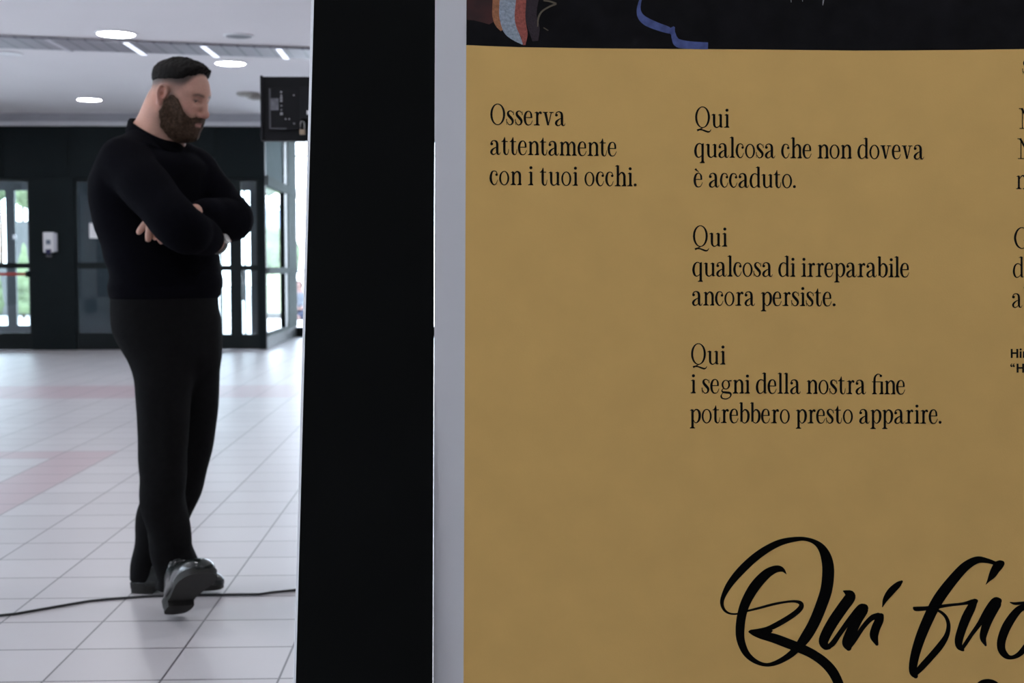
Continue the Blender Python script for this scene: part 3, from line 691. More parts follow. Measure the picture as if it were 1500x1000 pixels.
q3 = [(340, 672, 50), (380, 660, 46), (415, 652, 8)]
u1 = [(656, 304, 6), (672, 312, 24), (688, 330, 50), (652, 382, 52), (612, 440, 52), (580, 495, 50), (563, 538, 46), (572, 562, 34), (588, 566, 22)]
u2 = [(580, 568, 20), (606, 548, 26), (640, 500, 24), (688, 436, 28), (735, 390, 44), (752, 384, 42)]
u3 = [(752, 380, 34), (748, 396, 44), (718, 442, 48), (690, 500, 50), (672, 545, 46), (680, 570, 28)]
u4 = [(680, 574, 16), (708, 532, 22), (748, 472, 22), (788, 430, 26), (818, 424, 38)]
i1 = [(832, 420, 26), (824, 440, 40), (806, 480, 42), (799, 515, 40), (812, 552, 16)]
i2 = [(928, 260, 12), (910, 275, 28), (878, 306, 34), (852, 342, 24), (838, 378, 4)]
f0 = [(782, 312, 4), (800, 286, 20), (826, 248, 50), (850, 206, 62), (872, 178, 66), (892, 166, 42)]
f1 = [(850, 166, 26), (790, 147, 34), (720, 142, 50), (640, 186, 64), (560, 270, 72), (480, 372, 78), (430, 450, 78), (376, 560, 76), (330, 670, 72), (294, 780, 66), (275, 870, 60), (274, 925, 52), (292, 952, 34)]
f2 = [(282, 945, 30), (330, 892, 46), (400, 815, 48), (465, 738, 48), (508, 668, 36), (521, 600, 29), (506, 545, 24), (472, 508, 20), (430, 488, 16)]
f3 = [(280, 476, 18), (296, 483, 32), (360, 480, 30), (440, 470, 26), (520, 458, 21), (620, 447, 20), (690, 432, 34)]
g1 = [(716, 428, 24), (700, 436, 46), (676, 482, 62), (642, 550, 66), (612, 630, 62), (593, 700, 58), (596, 745, 44), (622, 770, 20)]
g2 = [(612, 766, 24), (640, 725, 28), (682, 662, 28), (736, 588, 36), (796, 500, 58), (846, 436, 64), (872, 428, 44)]
g3 = [(860, 450, 60), (806, 545, 62), (776, 620, 58), (762, 685, 46), (780, 736, 16)]
o1 = [(952, 438, 8), (985, 446, 20), (1045, 442, 22), (1075, 446, 30)]
o2 = [(1085, 458, 30), (1010, 490, 52), (935, 590, 64), (894, 690, 62), (890, 760, 56), (918, 806, 44), (958, 822, 28), (1010, 802, 36), (1062, 748, 46), (1110, 680, 46), (1136, 600, 44), (1126, 500, 36), (1085, 458, 30)]
n1 = [(700, 1060, 30), (745, 1008, 44), (800, 992, 40), (850, 1012, 44), (880, 1060, 44)]
k = Ink(.0003)
for st in (q1, q2, q3): k.ribbon([(*crop(x, y, sA, *oA), w_/sA) for x, y, w_ in st], 8, disc=True)
for st in (u1, u2, u3, u4, i1, i2): k.ribbon([(*crop(x, y, sB, *oB), w_/sB) for x, y, w_ in st], 8, disc=True)
for st in (f0, f1, f2, f3, g1, g2, g3, o1, o2, n1): k.ribbon([(*crop(x, y, sC, *oC), w_/sC) for x, y, w_ in st], 8, disc=True)
k.build('brush_lettering', M_INK)
tag(stand, 'large white board with ochre sheet, black text and brush lettering', 'panel')

# black wing folded back from the left edge of the board
def on_plane(px, py, o, nrm): d = ray(px, py); return CAM + d*((o-CAM).dot(nrm)/d.dot(nrm))
bl = PO + PR*x_l
hinge_t, hinge_b = bl + PU*ztop, bl + PU*zfloor
wn = (Vector((-CF.x, -CF.y, 0)).normalized()*.86 + Vector((-CX.x, -CX.y, 0))*.5).normalized()     # faces the camera and a little left
wt, wb_ = on_plane(460, 0, bl, wn), on_plane(433.3, 1000, bl, wn)
dw = (wt-wb_); wtop = wb_ + dw*((hinge_t.z-wb_.z)/dw.z); wbot = wb_ + dw*((.004-wb_.z)/dw.z)
ht, hb2 = hinge_t - PR*.001, hinge_b - PR*.001
ht.z = wtop.z; hb2.z = .004
fwd = on_plane(636.5, 300, bl, wn); 
rt, rb = on_plane(637.3, 0, bl, wn), on_plane(633.4, 1000, bl, wn); dr = rt-rb
ht = rb + dr*((wtop.z-rb.z)/dr.z); hb2 = rb + dr*((.004-rb.z)/dr.z)
wing = empty('side_panel', tuple(wbot)); o0 = Vector(wbot)
thick = CF*.010 - PR*.002
MB().prism([p-o0 for p in (wbot, hb2, ht, wtop)], thick).build('black_face', material('matt_black_board', (.0036, .0038, .0037), .85, spec=.03, noise=.1), wing)
ex = (wbot-hb2).normalized()*.0045
MB().prism([p-o0 for p in (wbot, wtop, wtop+ex, wbot+ex)], thick).build('white_edge', M_BOARD, wing)
tag(wing, 'tall matt black board left of the ochre panel, joined to its white edge', 'panel')
# ------------------------------------------------------------------ the standing person
DM = 4.41                                                             # distance along the camera heading
ER, EA = _room((1, 0, 0)), _room((0, 1, 0))
M0 = on_z(258, 885, 0); M0 = ER*M0.dot(ER) + EA*DM
MW = Matrix(((ER.x, EA.x, 0, M0.x), (ER.y, EA.y, 0, M0.y), (0, 0, 1, 0), (0, 0, 0, 1)))
def mp(px, py, dy=0.):                                                # pixel + depth offset -> figure coordinates
    d = ray(px, py); q = CAM + d*((DM+dy)/d.dot(EA)) - M0
    return np.array((q.dot(ER), q.dot(EA), q.z))
PXM = F_PX/DM
class Field:
    def __init__(s, lo, hi, h, hz=None):
        s.x = np.arange(lo[0], hi[0], h); s.y = np.arange(lo[1], hi[1], h)
        s.z = np.arange(lo[2], hi[2], h) if hz is None else np.array(hz)
        s.F = np.full((len(s.x), len(s.y), len(s.z)), .5, np.float32)
    def sub(s, lo, hi):
        sl = []
        for a, l_, h_ in ((s.x, lo[0], hi[0]), (s.y, lo[1], hi[1]), (s.z, lo[2], hi[2])):
            i, j = np.searchsorted(a, l_), np.searchsorted(a, h_); sl.append(slice(max(i, 0), max(j, 0)))
        X = s.x[sl[0]][:, None, None]; Y = s.y[sl[1]][None, :, None]; Z = s.z[sl[2]][None, None, :]
        return tuple(sl), X, Y, Z
    def op(s, fn, lo, hi, k=.01, mode='u'):
        lo = np.minimum(lo, hi); m_ = k*1.5+.03
        sl, X, Y, Z = s.sub(np.array(lo)-m_, np.array(hi)+m_)
        A = s.F[sl]
        if A.size == 0: return
        D = np.broadcast_to(fn(X, Y, Z), A.shape)
        if mode == 'u':
            h = np.clip(k-np.abs(A-D), 0, None)/k if k > 0 else 0
            s.F[sl] = np.minimum(A, D)-h*h*k*.25
        elif mode == 's':
            D = -D; h = np.clip(k-np.abs(A-D), 0, None)/k
            s.F[sl] = np.maximum(A, D)+h*h*k*.25
    def cap(s, a, b, ra, rb, k=.01, mode='u'):
        a, b = np.array(a, float), np.array(b, float); ab = b-a; L2 = max(ab@ab, 1e-9); R_ = max(ra, rb)
        def fn(X, Y, Z):
            t = np.clip(((X-a[0])*ab[0]+(Y-a[1])*ab[1]+(Z-a[2])*ab[2])/L2, 0, 1)
            return np.sqrt((X-a[0]-t*ab[0])**2+(Y-a[1]-t*ab[1])**2+(Z-a[2]-t*ab[2])**2)-(ra+(rb-ra)*t)
        s.op(fn, np.minimum(a, b)-R_, np.maximum(a, b)+R_, k, mode)
    def chain(s, pts, rs, k=.01, n=5, join=.012):
        P = catmull(np.hstack([np.array(pts, float), np.array(rs, float)[:, None]]), n) if len(pts) > 2 else np.hstack([np.array(pts, float), np.array(rs, float)[:, None]])
        g = None
        for i in range(len(P)-1): s.cap(P[i, :3], P[i+1, :3], P[i, 3], P[i+1, 3], k if i in (0,) else min(k, join))
    def ell(s, c, r, R=None, k=.01, mode='u'):
        c = np.array(c, float); r = np.array(r, float); R = np.eye(3) if R is None else R   # columns: axes
        def fn(X, Y, Z):
            dx, dy, dz = X-c[0], Y-c[1], Z-c[2]
            q = [(dx*R[0, i]+dy*R[1, i]+dz*R[2, i])/r[i] for i in range(3)]
            k0 = np.sqrt(q[0]**2+q[1]**2+q[2]**2); k1 = np.sqrt((q[0]/r[0])**2+(q[1]/r[1])**2+(q[2]/r[2])**2)
            return k0*(k0-1)/np.maximum(k1, 1e-6)
        s.op(fn, c-r.max(), c+r.max(), k, mode)
    def loft(s, zs, cx, cy, a, b, yaw=0., k=.01, extra=None, p=2.):
        """stack of ellipses between z levels (ascending)"""
        zs = np.array(zs, float); o = np.argsort(zs); zs = zs[o]
        cx, cy, a, b = [np.array(v, float)[o] for v in (cx, cy, a, b)]
        def sm(Z, v):
            z = Z.ravel(); i = np.clip(np.searchsorted(zs, z)-1, 0, len(zs)-2)
            t = np.clip((z-zs[i])/(zs[i+1]-zs[i]), 0, 1)
            mtan = np.gradient(v, zs)
            h = zs[i+1]-zs[i]
            r = (2*t**3-3*t**2+1)*v[i]+(t**3-2*t**2+t)*h*mtan[i]+(-2*t**3+3*t**2)*v[i+1]+(t**3-t**2)*h*mtan[i+1]
            return r[None, None, :]
        c_, s_ = math.cos(yaw), math.sin(yaw)
        def fn(X, Y, Z):
            A, B = sm(Z, a), sm(Z, b); dx, dy = X-sm(Z, cx), Y-sm(Z, cy)
            l_, w_ = c_*dx+s_*dy, -s_*dx+c_*dy
            if extra is not None:
                e = extra(X, Y, Z); A = A+e; B = B+e
            d = (((np.abs(l_)/A)**p+(np.abs(w_)/B)**p)**(1/p)-1)*np.minimum(A, B)
            dz = np.maximum(zs[0]-Z, Z-zs[-1])
            return np.maximum(d, dz)
        R_ = max(a.max(), b.max())+.03
        s.op(fn, (cx.min()-R_, cy.min()-R_, zs[0]), (cx.max()+R_, cy.max()+R_, zs[-1]), k)
    def mesh(s):
        F = s.F; F = np.pad(F, 1, constant_values=.5)
        ax = [np.concatenate([[a[0]-(a[1]-a[0])], a, [a[-1]+(a[-1]-a[-2])]]) for a in (s.x, s.y, s.z)]
        I = F < 0
        c = sum(I[i:I.shape[0]-1+i, j:I.shape[1]-1+j, k:I.shape[2]-1+k].astype(np.int8) for i in (0, 1) for j in (0, 1) for k in (0, 1))
        act = (c > 0) & (c < 8); idx = np.argwhere(act); vid = np.full(act.shape, -1, np.int64); vid[act] = np.arange(len(idx))
        acc = np.zeros((len(idx), 3)); cnt = np.zeros(len(idx))
        for d in range(3):
            for u in (0, 1):
                for v in (0, 1):
                    o0 = [0, 0, 0]; e = [q for q in range(3) if q != d]; o0[e[0]] = u; o0[e[1]] = v; o1 = list(o0); o1[d] = 1
                    f0 = F[idx[:, 0]+o0[0], idx[:, 1]+o0[1], idx[:, 2]+o0[2]]; f1 = F[idx[:, 0]+o1[0], idx[:, 1]+o1[1], idx[:, 2]+o1[2]]
                    m_ = (f0 < 0) != (f1 < 0); t = f0[m_]/(f0[m_]-f1[m_])
                    p = np.array(o0, float)[None].repeat(m_.sum(), 0); p[:, d] = t; acc[m_] += p; cnt[m_] += 1
        g = idx+acc/cnt[:, None]
        V = np.stack([np.interp(g[:, i], np.arange(len(ax[i])), ax[i]) for i in range(3)], 1)
        Q = []
        for d in range(3):
            e = [q for q in range(3) if q != d]
            sl0 = [slice(1, -1)]*3; sl1 = [slice(1, -1)]*3; sl0[d] = slice(0, -1); sl1[d] = slice(1, None)
            a, b = I[tuple(sl0)], I[tuple(sl1)]
            off = np.array([1, 1, 1]); off[d] = 0
            w = np.argwhere(a != b); fl = a[tuple(w.T)]; w = w+off
            def nb(u, v):
                q = w.copy(); q[:, e[0]] -= u; q[:, e[1]] -= v; return vid[tuple(q.T)]
            q = np.stack([nb(1, 1), nb(0, 1), nb(0, 0), nb(1, 0)], 1)
            if d == 1: fl = ~fl
            q[~fl] = q[~fl][:, ::-1]; Q.append(q)
        Q = np.vstack(Q); Q = Q[(Q >= 0).all(1)]
        return V, Q
    def build(s, name, mt, parent=None, smooth_it=2, keep_largest=True):
        V, Q = s.mesh()
        if keep_largest:                                              # drop stray specks
            lab = np.arange(len(V))
            E_ = np.vstack([Q[:, [0, 1]], Q[:, [1, 2]], Q[:, [2, 3]], Q[:, [3, 0]]])
            while True:
                n_ = lab.copy(); np.minimum.at(n_, E_[:, 0], lab[E_[:, 1]]); np.minimum.at(n_, E_[:, 1], lab[E_[:, 0]]); n_ = n_[n_]
                if (n_ == lab).all(): break
                lab = n_
            u_, c_ = np.unique(lab, return_counts=True); keep = lab == u_[c_.argmax()]
            mp_ = np.cumsum(keep)-1; Q = mp_[Q[keep[Q[:, 0]]]]; V = V[keep]
        for _ in range(smooth_it):
            acc = np.zeros_like(V); cn = np.zeros(len(V))
            for a, b in ((0, 1), (1, 2), (2, 3), (3, 0)):
                np.add.at(acc, Q[:, a], V[Q[:, b]]); np.add.at(acc, Q[:, b], V[Q[:, a]]); np.add.at(cn, Q[:, a], 1); np.add.at(cn, Q[:, b], 1)
            V = V*.5+.5*acc/np.maximum(cn, 1)[:, None]
        me = bpy.data.meshes.new(name)
        me.vertices.add(len(V)); me.vertices.foreach_set('co', V.astype(np.float32).ravel())
        me.loops.add(len(Q)*4); me.loops.foreach_set('vertex_index', Q.astype(np.int32).ravel())
        me.polygons.add(len(Q)); me.polygons.foreach_set('loop_start', np.arange(0, len(Q)*4, 4, dtype=np.int32)); me.polygons.foreach_set('loop_total', np.full(len(Q), 4, np.int32))
        me.update(); me.validate()
        me.polygons.foreach_set('use_smooth', np.ones(len(me.polygons), bool))
        o = link(name, me, mt, parent); return o, V

# --- head frame
AL, BE, GA = math.radians(20), math.radians(19), math.radians(0)
hf = np.array((math.cos(AL)*math.cos(BE), -math.sin(AL)*math.cos(BE), -math.sin(BE)))
hl = np.array((math.sin(AL), math.cos(AL), 0.)); hu = np.cross(hf, hl); HR = np.stack([hf, hl, hu], 1)
HS = .97; HO = mp(261.5, 145.5, .0)
H = lambda x, y, z: HO + HR @ (np.array((x, y, z), float)*HS)
def head(f, g=0., full=True):
    """adds the head to a field, grown by g"""
    e = lambda c, r, k=.02, mode='u': f.ell(H(*c), np.array(r)*HS+g, HR, k, mode)
    cp = lambda a, b, ra, rb, k=.02, mode='u': f.cap(H(*a), H(*b), ra*HS+g, rb*HS+g, k, mode)
    e((-.008, 0, .040), (.093, .074, .076), .01)
    e((.012, 0, .036), (.080, .068, .078), .03)
    e((.036, 0, -.012), (.055, .060, .088), .03)
    for s_ in (1, -1):
        cp((-.004, s_*.052, -.050), (.066, s_*.018, -.090), .021, .020, .025)
        e((.058, s_*.042, -.010), (.026, .022, .022), .02)            # cheekbone
        cp((.078, s_*.012, .042), (.070, s_*.044, .040), .013, .012, .015)      # brow
        e((.060, s_*.032, -.045), (.026, .024, .032), .02)            # cheek
    e((.077, 0, -.090), (.021, .026, .019), .022)                     # chin
    e((.074, 0, -.056), (.024, .032, .026), .02)                      # mouth mound
    if not full: return
    for s_ in (1, -1):
        e((.094, s_*.029, .017), (.018, .017, .0125), .010, 's')      # eye socket
        e((.0745, s_*.031, .016), (.0125, .0125, .0125), .001)        # eyeball
        cp((.0865, s_*.020, .0205), (.0785, s_*.044, .0195), .0042, .004, .004)   # upper lid, lowered
        cp((.0855, s_*.021, .0095), (.0785, s_*.042, .0105), .0036, .0034, .004)
        e((.100, s_*.0125, -.027), (.011, .0078, .0078), .008)        # nostril wing
        e((.1035, s_*.0085, -.0345), (.005, .0034, .004), .003, 's')
    cp((.090, 0, .030), (.112, 0, -.014), .0075, .0095, .014)         # nose bridge
    e((.1135, 0, -.020), (.0125, .0115, .0115), .010)                 # nose tip
    e((.0945, 0, -.0505), (.0085, .022, .0052), .005)                 # upper lip
    e((.0935, 0, -.0620), (.0085, .019, .0062), .005)                 # lower lip
    e((.1035, 0, -.0562), (.0085, .024, .0016), .003, 's')
    e((.094, 0, -.074), (.010, .018, .005), .008, 's')
    for s_ in (1, -1):                                                # ears
        t = math.radians(-10); ct, st_ = math.cos(t), math.sin(t)
        def E(u, v, w): return H(-.008+u*ct-v*st_, s_*(.0735+w), .002+u*st_+v*ct)
        f.chain([E(.010, .006, .002), E(.011, .022, .008), E(.002, .032, .012), E(-.011, .029, .016), E(-.0165, .015, .017), E(-.0145, -.002, .014), E(-.008, -.016, .010), E(.000, -.027, .007)], [.0042, .0042, .0042, .0044, .0044, .0042, .0042, .0060], .003, 5, .003)
        f.ell(E(-.004, .010, .004), (.0125, .006, .023), HR, .006)
        f.chain([E(-.006, .020, .010), E(-.009, .006, .011), E(-.002, -.011, .008)], [.003, .0034, .003], .004, 5, .003)
        f.ell(E(.009, -.004, .004), (.0042, .0045, .0065), HR, .004)
        f.ell(E(.001, -.026, .006), (.0075, .0055, .009), HR, .004)
        f.ell(E(.0015, .002, .012), (.0062, .0075, .0105), HR, .003, 's')

TY = math.radians(-39)                                                # torso heading (x axis of the ellipse = facing)
def torso(f, rows, k, g=0., **kw):
    zs, cx, cy, a, b = [], [], [], [], []
    s_, c_ = math.sin(-TY), math.cos(-TY)
    for py, l, r, dy, ratio in rows:
        p = mp((l+r)/2, py, dy); hw = (r-l)/2/F_PX*(DM+dy)
        A = hw/math.sqrt(s_*s_ + (ratio*c_)**2)                       # lateral half width
        zs.append(p[2]); cx.append(p[0]); cy.append(p[1]); a.append(ratio*A+g); b.append(A+g)
    f.loft(zs, cx, cy, a, b, TY, k, **kw)
trows = [(222, 186, 270, .0, .8), (236, 158, 292, .0, .72), (252, 145, 299, 0, .72), (275, 139.5, 301, 0, .74), (300, 140.5, 303, 0, .76), (325, 145, 306, 0, .78), (350, 152, 310, 0, .8), (370, 158.5, 314, 0, .8), (386, 163, 316.5, 0, .8), (398, 166, 320, 0, .82), (410, 166.5, 322, 0, .82), (420, 164.5, 321.5, 0, .82), (429, 165.5, 318.5, 0, .82), (437, 167.5, 316.5, 0, .82)]
RS, RE, RW = mp(181, 236, -.135), mp(263, 331.5, -.295), mp(318, 356, -.12)
LS, LE, LW = mp(282, 247, .145), mp(340, 321, .0), mp(287, 314.5, -.155)

# --- body: one continuous surface from head to ankles
zl = mp(240, 240, 0)[2]
hz = np.concatenate([np.arange(-.02, .80, .010), np.arange(.80, zl-.02, .0045), np.arange(zl-.02, 1.86, .0024)])
B = Field((-.36, -.46, 0), (.32, .32, 2), .0026, hz)
B.chain([mp(223, 214, .02), mp(231, 190, .012), mp(240, 162, .0), mp(248, 140, 0)], [.076, .062, .056, .050], .02, join=.03)
head(B)
B.cap(H(.030, 0, -.080), mp(238, 196, -.01), .040*HS, .050, .03)      # under the chin to the throat
torso(B, [(r_[0], r_[1]+9, r_[2]-9, r_[3], r_[4]) for r_ in trows[1:]]+[(470, 182, 306, 0, .85), (520, 196, 306, 0, .85)], .04)
for a, b in ((RS, mp(214, 212, 0)), (LS, mp(232, 212, 0))): B.cap(a, b, .050, .055, .04)
B.chain([RS, (RS+RE)/2, RE], [.054, .046, .040], .02); B.chain([RE, (RE*.6+RW*.4), RW], [.041, .038, .027], .02)
B.chain([LS, (LS+LE)/2, LE], [.054, .046, .040], .02); B.chain([LE, (LE*.6+LW*.4), LW], [.041, .038, .028], .02)
# left hand: tucked under the right arm, fingers showing below it
PL = mp(262, 318, -.185); KN = mp(246, 322, -.195)
B.cap(LW, PL, .028, .030, .02); B.cap(PL, KN, .031, .024, .02); B.cap(PL+(0, 0, -.016), KN+(0, -.002, -.028), .024, .020, .02)
fing = [([(243, 316, -.207), (224, 321, -.219), (213, 328, -.223), (203.6, 339.5, -.219)], [.0115, .0110, .0105, .0090]),
        ([(243, 323, -.210), (228, 325, -.227), (220, 333, -.231), (217.2, 350, -.225)], [.0120, .0116, .0112, .0095]),
        ([(246, 329, -.210), (235, 331, -.222), (229, 338, -.222), (227, 348, -.212)], [.0112, .0106, .0100, .0086]),
        ([(248, 336, -.215), (237, 336, -.228), (231, 342, -.229), (236.4, 354, -.225)], [.0105, .0100, .0094, .0080])]
for P_, R_ in fing: B.chain([mp(*q) for q in P_], R_, .005, 4, .004)
B.chain([mp(268, 310, -.19), mp(256, 303, -.20), mp(246, 300, -.205)], [.015, .012, .009], .006)          # thumb
# right hand: closed behind the left upper arm
PR_ = mp(326, 344, -.03); KR = mp(330, 329, .02)
B.cap(RW, PR_, .026, .030, .015); B.cap(PR_, KR, .030, .024, .015)
for a, b, c_ in (((325, 330), (321, 315), (318, 304)), ((329, 328), (326, 311), (324, 299)), ((333, 328), (331, 312), (330, 301)), ((337, 330), (336, 317), (336, 308))):
    B.chain([mp(*a, .015), mp(*b, .04), mp(*c_, .055)], [.0105, .0095, .008], .005, 4, .004)
B.chain([mp(322, 346, -.05), mp(324, 336, -.055), mp(326, 327, -.04)], [.014, .011, .009], .006)
# legs inside the trousers
RHIP, RKNE, RANK = mp(228, 500, -.06), mp(240, 672, -.135), mp(258, 846, -.16)
LHIP, LKNE, LANK = mp(278, 500, .07), mp(272, 660, .10), mp(212, 836, .145)
for a, b, c in ((RHIP, RKNE, RANK), (LHIP, LKNE, LANK)):
    B.cap(a, b, .075, .052, .04); B.cap(b, c, .05, .034, .03)

def skin_material():
    mt = bpy.data.materials.new('skin'); mt.use_nodes = True
    n = mt.node_tree.nodes; l = mt.node_tree.links; b = n['Principled BSDF']
    at = n.new('ShaderNodeVertexColor'); at.layer_name = 'tone'
    tx = n.new('ShaderNodeTexNoise'); tx.inputs['Scale'].default_value = 260; tx.inputs['Detail'].default_value = 3
    co = n.new('ShaderNodeTexCoord'); l.new(co.outputs['Object'], tx.inputs['Vector'])
    hs = n.new('ShaderNodeHueSaturation'); mr = n.new('ShaderNodeMapRange'); mr.inputs['To Min'].default_value = .82; mr.inputs['To Max'].default_value = 1.18
    l.new(tx.outputs['Fac'], mr.inputs['Value']); l.new(mr.outputs[0], hs.inputs['Value']); l.new(at.outputs['Color'], hs.inputs['Color']); l.new(hs.outputs[0], b.inputs['Base Color'])
    b.inputs['Roughness'].default_value = .52; b.inputs['Specular IOR Level'].default_value = .35
    b.inputs['Subsurface Weight'].default_value = .12; b.inputs['Subsurface Radius'].default_value = (.01, .004, .002); b.inputs['Subsurface Scale'].default_value = .5
    bp = n.new('ShaderNodeBump'); bp.inputs['Strength'].default_value = .12; bp.inputs['Distance'].default_value = .001
    l.new(tx.outputs['Fac'], bp.inputs['Height']); l.new(bp.outputs[0], b.inputs['Normal'])
    return mt
person, PV = B.build('person', skin_material(), None, 1)
person.matrix_world = MW
hp = (PV-HO) @ HR/HS                                                  # head coordinates of every vertex
def sst(a, b, x): t = np.clip((x-a)/(b-a), 0, 1); return t*t*(3-2*t)
col = np.tile(np.array((.50, .270, .205)), (len(PV), 1))
def paint(w, c): 
    global col
    w = np.clip(w, 0, 1)[:, None]; col = col*(1-w)+np.array(c)*w
hx, hy, hzz = hp[:, 0], np.abs(hp[:, 1]), hp[:, 2]
isH = sst(-.20, -.12, hzz)
g3 = lambda c, r: np.exp(-(((hx-c[0])/r[0])**2+((hy-c[1])/r[1])**2+((hzz-c[2])/r[2])**2))
paint(.55*g3((.062, .048, -.015), (.03, .03, .022)), (.52, .22, .18))  # cheek
paint(.5*g3((.115, 0, -.022), (.018, .014, .014)), (.50, .20, .165))   # nose
paint(.65*g3((-.010, .082, .004), (.022, .012, .034)), (.52, .20, .15))  # ear
paint(1.0*sst(.085, .094, hx)*np.exp(-((hzz+.057)/.0085)**4)*np.exp(-(hy/.022)**4), (.36, .17, .14))   # lips
# shaved sides: darker towards the top
ear = g3((-.010, .082, .002), (.024, .016, .036))
fade = sst(.006, .058, hzz-.28*hx)*sst(.056, .034, hx-.25*(hzz-.03))*(1-np.clip(2.2*ear, 0, 1))
back = sst(-.055, .03, hzz)*sst(-.045, -.085, hx)
paint(.80*np.maximum(fade, back)*isH, (.060, .046, .042))
paint(.75*sst(.030, .060, hzz-.30*hx)*sst(.056, .040, hx-.25*(hzz-.03))*isH, (.022, .017, .015))
side = np.exp(-((hx-.018)/.012)**2)*sst(.055, .02, hzz)*sst(-.06, -.03, hzz)*sst(.045, .055, hy)
paint(.6*side, (.09, .060, .045))
# eyes and brows
eye = np.sqrt((hx-.0745)**2+(hy-.031)**2+(hzz-.016)**2)
paint((eye < .01275)*(hx > .078)*1., (.30, .27, .26))
paint((eye < .0131)*np.exp(-(((hy-.031)/.0062)**2+((hzz-.0145)/.0055)**2)**2)*(hx > .08), (.02, .015, .012))
lid = np.exp(-((hzz-.0205-(.0)*(hy))/.0030)**2)*np.exp(-((hy-.032)/.014)**4)*sst(.07, .08, hx)
paint(.55*lid, (.10, .055, .045))
lash = np.exp(-((hzz-.0168)/.0016)**2)*np.exp(-((hy-.032)/.013)**4)*sst(.074, .082, hx)
paint(.85*lash, (.03, .018, .015))
bz = .036+.10*(hy-.012)*(hy < .034)+(.10*.022-.28*(hy-.034))*(hy >= .034)
paint(.85*np.exp(-((hzz-bz)/.0048)**2)*np.exp(-((hy-.031)/.021)**6)*sst(.055, .065, hx), (.055, .036, .028))
# stubble shadow under the beard edge and on the neck
paint(.35*sst(-.045, -.075, hzz)*sst(-.03, .0, hx)*isH*sst(-.19, -.13, hzz), (.20, .125, .09))
ca = person.data.color_attributes.new('tone', 'FLOAT_COLOR', 'POINT')
ca.data.foreach_set('color', np.hstack([col, np.ones((len(col), 1))]).astype(np.float32).ravel())

# --- hair on top, cropped; short beard
from mathutils import noise as _nz
def vnoise(X, Y, Z, f):
    return (np.sin(X*f*1.3+2*np.sin(Y*f*.9))*np.sin(Y*f*1.1+1.7*np.sin(Z*f*1.2))+np.sin(Z*f*1.4+1.5*np.sin(X*f)))*.5
lo, hi = HO-.17, HO+.17
def head_field():
    f = Field(lo, hi, .0026); head(f, 0., False); return f
Hd = head_field()
xx, yy, zz = Hd.x[:, None, None]-HO[0], Hd.y[None, :, None]-HO[1], Hd.z[None, None, :]-HO[2]
lx = (xx*HR[0, 0]+yy*HR[1, 0]+zz*HR[2, 0])/HS; ly = (xx*HR[0, 1]+yy*HR[1, 1]+zz*HR[2, 1])/HS; lz = (xx*HR[0, 2]+yy*HR[1, 2]+zz*HR[2, 2])/HS
nse = vnoise(lx, ly, lz, 110)*.7+vnoise(ly, lz, lx, 260)*.5
hair = Field(lo, hi, .0026)
line = .060+.30*lx+.004*nse          # lower edge of the long hair
front = .060-.40*np.clip(np.abs(ly)-.034, 0, 1)+.40*(lz-.095)+.003*nse               # hairline over the forehead
grow = .0008+.0150*np.clip((lz-line)/.040, 0, 1)**.8+.007*np.clip((lx-.01)/.06, 0, 1)*np.clip((lz-.080)/.03, 0, 1)
hair.F = np.maximum(np.maximum(Hd.F-(grow+.0030*nse)*HS, -(lz-line)*HS), (lx-front)*HS).astype(np.float32)
M_HAIR = material('dark_brown_hair', (.0068, .0054, .0048), .7, spec=.1, noise=.5, scale=120, bump=.8, bscale=260)
hair_o, _ = hair.build('hair', M_HAIR, person, 0)
Hn = Field(lo, hi, .0026)
Hn.chain([mp(223, 214, .02), mp(231, 190, .012), mp(240, 162, .0), mp(248, 140, 0)], [.076, .062, .056, .050], .02, join=.03); head(Hn, 0., False)
Hn.cap(H(.030, 0, -.080), mp(238, 196, -.01), .040*HS, .050, .03)
bd = Field(lo, hi, .0026); Rg = Field(lo, hi, .0026)
for s_ in (1, -1):
    Rg.chain([H(.027, s_*.068, -.002), H(.029, s_*.068, -.022), H(.035, s_*.067, -.044), H(.044, s_*.059, -.066), H(.058, s_*.042, -.078), H(.078, s_*.018, -.094)], [.009, .0155, .0245, .031, .035, .031], .02, 6, .03)
    Rg.chain([H(.100, 0, -.0425), H(.092, s_*.018, -.0445), H(.084, s_*.031, -.056), H(.080, s_*.032, -.075)], [.0062, .0068, .0080, .013], .008, 6, .01)
Rg.ell(H(.090, 0, -.094), (.03, .03, .020), HR, .02); Rg.ell(H(.098, 0, -.0755), (.012, .008, .009), HR, .008)
Rg.ell(H(.1, 0, -.0585), (.018, .0215, .0078), HR, .004, 's')
bg_ = (.0046+.0010*np.clip(-(lz+.075)/.03, 0, 1)+.0016*nse)*HS
bd.F = np.maximum(Hn.F-bg_, Rg.F+.004*nse).astype(np.float32)
M_BEARD = material('brown_beard', (.060, .035, .022), .75, spec=.15, noise=.55, scale=150, bump=.9, bscale=300)
beard_o, _ = bd.build('beard', M_BEARD, person, 0)
vi = np.round((PV-lo)/.0026).astype(int); inside = ((vi >= 0) & (vi < np.array(Rg.F.shape))).all(1); vi = np.clip(vi, 0, np.array(Rg.F.shape)-1)
paint(.65*sst(.012, -.003, Rg.F[vi[:, 0], vi[:, 1], vi[:, 2]])*inside*(hy < .09)*(1-np.exp(-((hzz+.057)/.0085)**4)*np.exp(-(hy/.022)**4)*sst(.085, .094, hx)), (.115, .07, .05))
ca.data.foreach_set('color', np.hstack([col, np.ones((len(col), 1))]).astype(np.float32).ravel())

